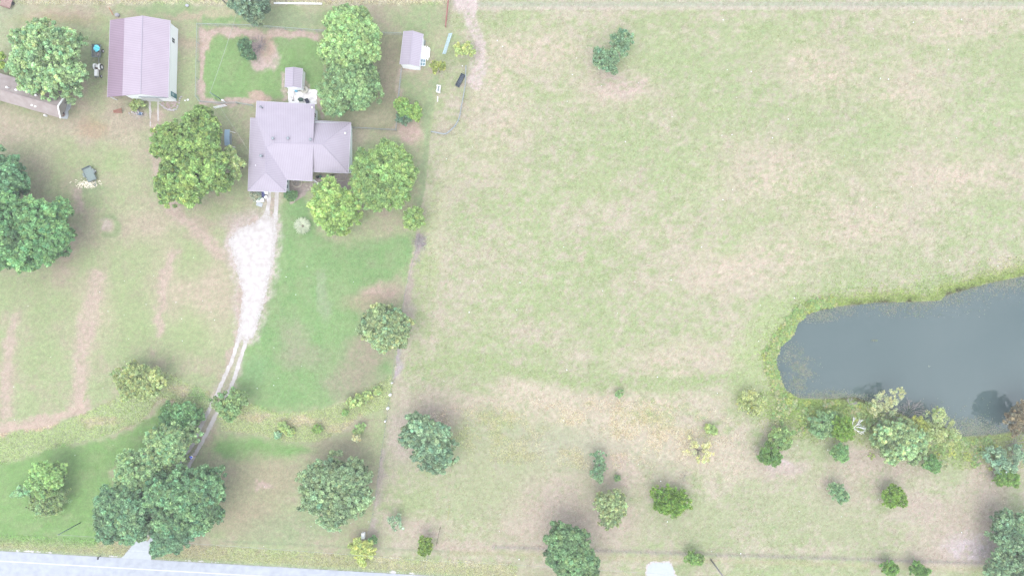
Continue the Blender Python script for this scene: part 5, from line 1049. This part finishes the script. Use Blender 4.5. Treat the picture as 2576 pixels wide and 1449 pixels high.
# white pebbles scattered in the pasture
mb = MB()
for i in range(95):
    u_, v_ = random.uniform(1080, 2560), random.uniform(40, 1420)
    if poly_sd(np.array([u_]), np.array([v_]), POND)[0] < 12: continue
    q_ = P(u_, v_); r_ = random.choice((.06, .07, .1)); mb.ball((q_[0], q_[1], gzp(q_[0], q_[1])+r_*.6+.04), r_, 6, 4, (1, 1, .7), .2)
for i in range(60):
    u_, v_ = random.uniform(5, 960), random.uniform(640, 1380); q_ = P(u_, v_); r_ = random.choice((.05, .07)); mb.ball((q_[0], q_[1], gzp(q_[0], q_[1])+r_*.5), r_, 6, 4, (1, 1, .7), .2)
tag(mb.build('field_stones', M_wallw), 'white pebbles and puffballs dotted over the grass', None, None, 'stuff')

# ------------------------------------------------------------------ the person walking down the drive
p = P(489, 1146); pe = thing('person', 'person in a blue T-shirt and white shorts walking down the shaded drive', 'person', (p[0], p[1], .02), R(118)); pe.scale = (1.1, 1.1, 1.1)
SK = mat('skin', (.42,.25,.17), .6); 
def skin(name, verts, edges, radii, m, root=0, parent=pe, sub=1):
    me = bpy.data.meshes.new(name); me.from_pydata(verts, edges, []); o = bpy.data.objects.new(name, me); COL.objects.link(o); o.parent = parent
    sk = o.modifiers.new('skin', 'SKIN'); 
    for i, d_ in enumerate(me.skin_vertices[0].data if me.skin_vertices else []): d_.radius = (radii[i], radii[i]); d_.use_root = (i == root)
    sk.use_smooth_shade = True; s_ = o.modifiers.new('sub', 'SUBSURF'); s_.levels = sub; s_.render_levels = sub; me.materials.append(m); return o
def add_skin_layer(me):
    import bmesh
    bm = bmesh.new(); bm.from_mesh(me); bm.verts.layers.skin.verify(); bm.to_mesh(me); bm.free()
def skin(name, verts, edges, radii, m, root=0, parent=pe, sub=1):
    me = bpy.data.meshes.new(name); me.from_pydata(verts, edges, []); add_skin_layer(me)
    o = bpy.data.objects.new(name, me); COL.objects.link(o); o.parent = parent; sk = o.modifiers.new('skin', 'SKIN')
    for i, d_ in enumerate(me.skin_vertices[0].data): rr = radii[i]; d_.radius = rr if isinstance(rr, tuple) else (rr, rr); d_.use_root = (i == root)
    sk.use_smooth_shade = True; s_ = o.modifiers.new('sub', 'SUBSURF'); s_.levels = sub; s_.render_levels = sub; me.materials.append(m); return o
# facing +y, walking: left leg forward
J = [(0,0,.95),(0,.01,1.12),(0,.02,1.32),(0,.02,1.45),(0,.035,1.53),(0,.06,1.62),(0,.06,1.70),
     (.18,.02,1.40),(.24,-.07,1.13),(.25,.08,.92),(-.18,.02,1.40),(-.25,.10,1.15),(-.23,.30,1.02),
     (.10,0,.90),(.12,.20,.50),(.11,.16,.09),(.11,.32,.05),(-.10,0,.90),(-.11,-.03,.50),(-.12,-.30,.14),(-.12,-.20,.04),(.25,.13,.86),(-.22,.38,1.0)]
Ed = [(0,1),(1,2),(2,3),(3,4),(4,5),(5,6),(3,7),(7,8),(8,9),(3,10),(10,11),(11,12),(0,13),(13,14),(14,15),(15,16),(0,17),(17,18),(18,19),(19,20),(9,21),(12,22)]
Rr = [.13,.12,.14,.08,.055,.095,.08,.06,.045,.03,.06,.045,.03,.085,.058,.042,.035,.085,.058,.042,.035,.034,.034]
Jv = list(J); Ev = list(Ed); Rv = list(Rr)
for (w_, dirn) in ((21, (0, .5, -.86)), (22, (0, .95, -.3))):
    for f_, (dx, L_) in enumerate(((-.03, .075), (-.012, .085), (.01, .08), (.028, .062))):
        a_ = Jv[w_]; m1 = tuple(a_[i]+(dx if i == 0 else 0)+dirn[i]*L_*.5 for i in range(3)); m2 = (m1[0], m1[1]+dirn[1]*L_*.4+.01, m1[2]+dirn[2]*L_*.5-.012)
        n0 = len(Jv); Jv += [m1, m2]; Ev += [(w_, n0), (n0, n0+1)]; Rv += [.010, .008]
    a_ = Jv[w_]; sg = -1 if w_ == 21 else 1; n0 = len(Jv); Jv += [(a_[0]+sg*.045, a_[1]+.02, a_[2]-.005), (a_[0]+sg*.055, a_[1]+.045, a_[2]-.03)]; Ev += [(w_, n0), (n0, n0+1)]; Rv += [.012, .009]
skin('body', Jv, Ev, Rv, SK, 0, sub=2)
skin('t_shirt', [(0,0,.93),(0,.01,1.12),(0,.02,1.32),(0,.02,1.44),(.18,.02,1.41),(.235,-.04,1.2),(-.18,.02,1.41),(-.24,.07,1.22)], [(0,1),(1,2),(2,3),(3,4),(4,5),(3,6),(6,7)], [.155,.145,.165,.10,.085,.07,.085,.07], mat('blue_cotton', (.04,.16,.85), .9), 1, sub=1)
skin('shorts', [(0,0,.93),(.10,.02,.84),(.115,.15,.60),(-.10,.0,.84),(-.11,-.01,.60)], [(0,1),(1,2),(0,3),(3,4)], [.17,.135,.11,.135,.11], mat('white_cotton', (.85,.86,.92), .9), 0, sub=1)
MB().ball((0, .035, 1.70), .112, 14, 9, (.95, 1.05, .85)).build('hair', mat('black_hair', (.015,.015,.02), .5), pe, smooth=True)
mb = MB(); mb.ball((0, .165, 1.63), .022, 8, 6); mb.box((.11, .06, 1.63), (.02, .045, .06)); mb.box((-.11, .06, 1.63), (.02, .045, .06)); mb.build('nose_and_ears', SK, pe, smooth=True)
MB().ball((.035, .145, 1.655), .013, 8, 6).ball((-.035, .145, 1.655), .013, 8, 6).build('eyes', mat('dark_eye', (.02,.02,.02), .3), pe, smooth=True)
MB().box((0, .155, 1.585), (.05, .01, .012)).build('mouth', mat('lip', (.3,.1,.09), .5), pe)
MB().ball((.11, .24, .05), .09, 10, 7, (.6, 1.4, .6)).build('shoe', M_dark, pe, smooth=True); MB().ball((-.12, -.24, .09), .09, 10, 7, (.6, 1.4, .6)).build('shoe', M_dark, pe, smooth=True)
bpy.context.view_layer.update()

# thin summer haze between the camera and the land
hz = MB().box((0, 0, 62.5), (900, 700, 128)).build('haze', None) if False else None
bm_ = MB().box((0, 0, 61.75), (700, 500, 127.5)); me_ = bpy.data.meshes.new('haze'); me_.from_pydata(bm_.v, [], bm_.f)
hz = bpy.data.objects.new('haze', me_); COL.objects.link(hz); tag(hz, kind='stuff')
hm_ = bpy.data.materials.new('haze'); hm_.use_nodes = True; t = hm_.node_tree; t.nodes.clear(); oo = t.nodes.new('ShaderNodeOutputMaterial')
pv = t.nodes.new('ShaderNodeVolumePrincipled'); pv.inputs['Density'].default_value = .0005; pv.inputs['Color'].default_value = (.92, .95, 1, 1); pv.inputs['Anisotropy'].default_value = 0
t.links.new(pv.outputs[0], oo.inputs['Volume']); me_.materials.append(hm_)
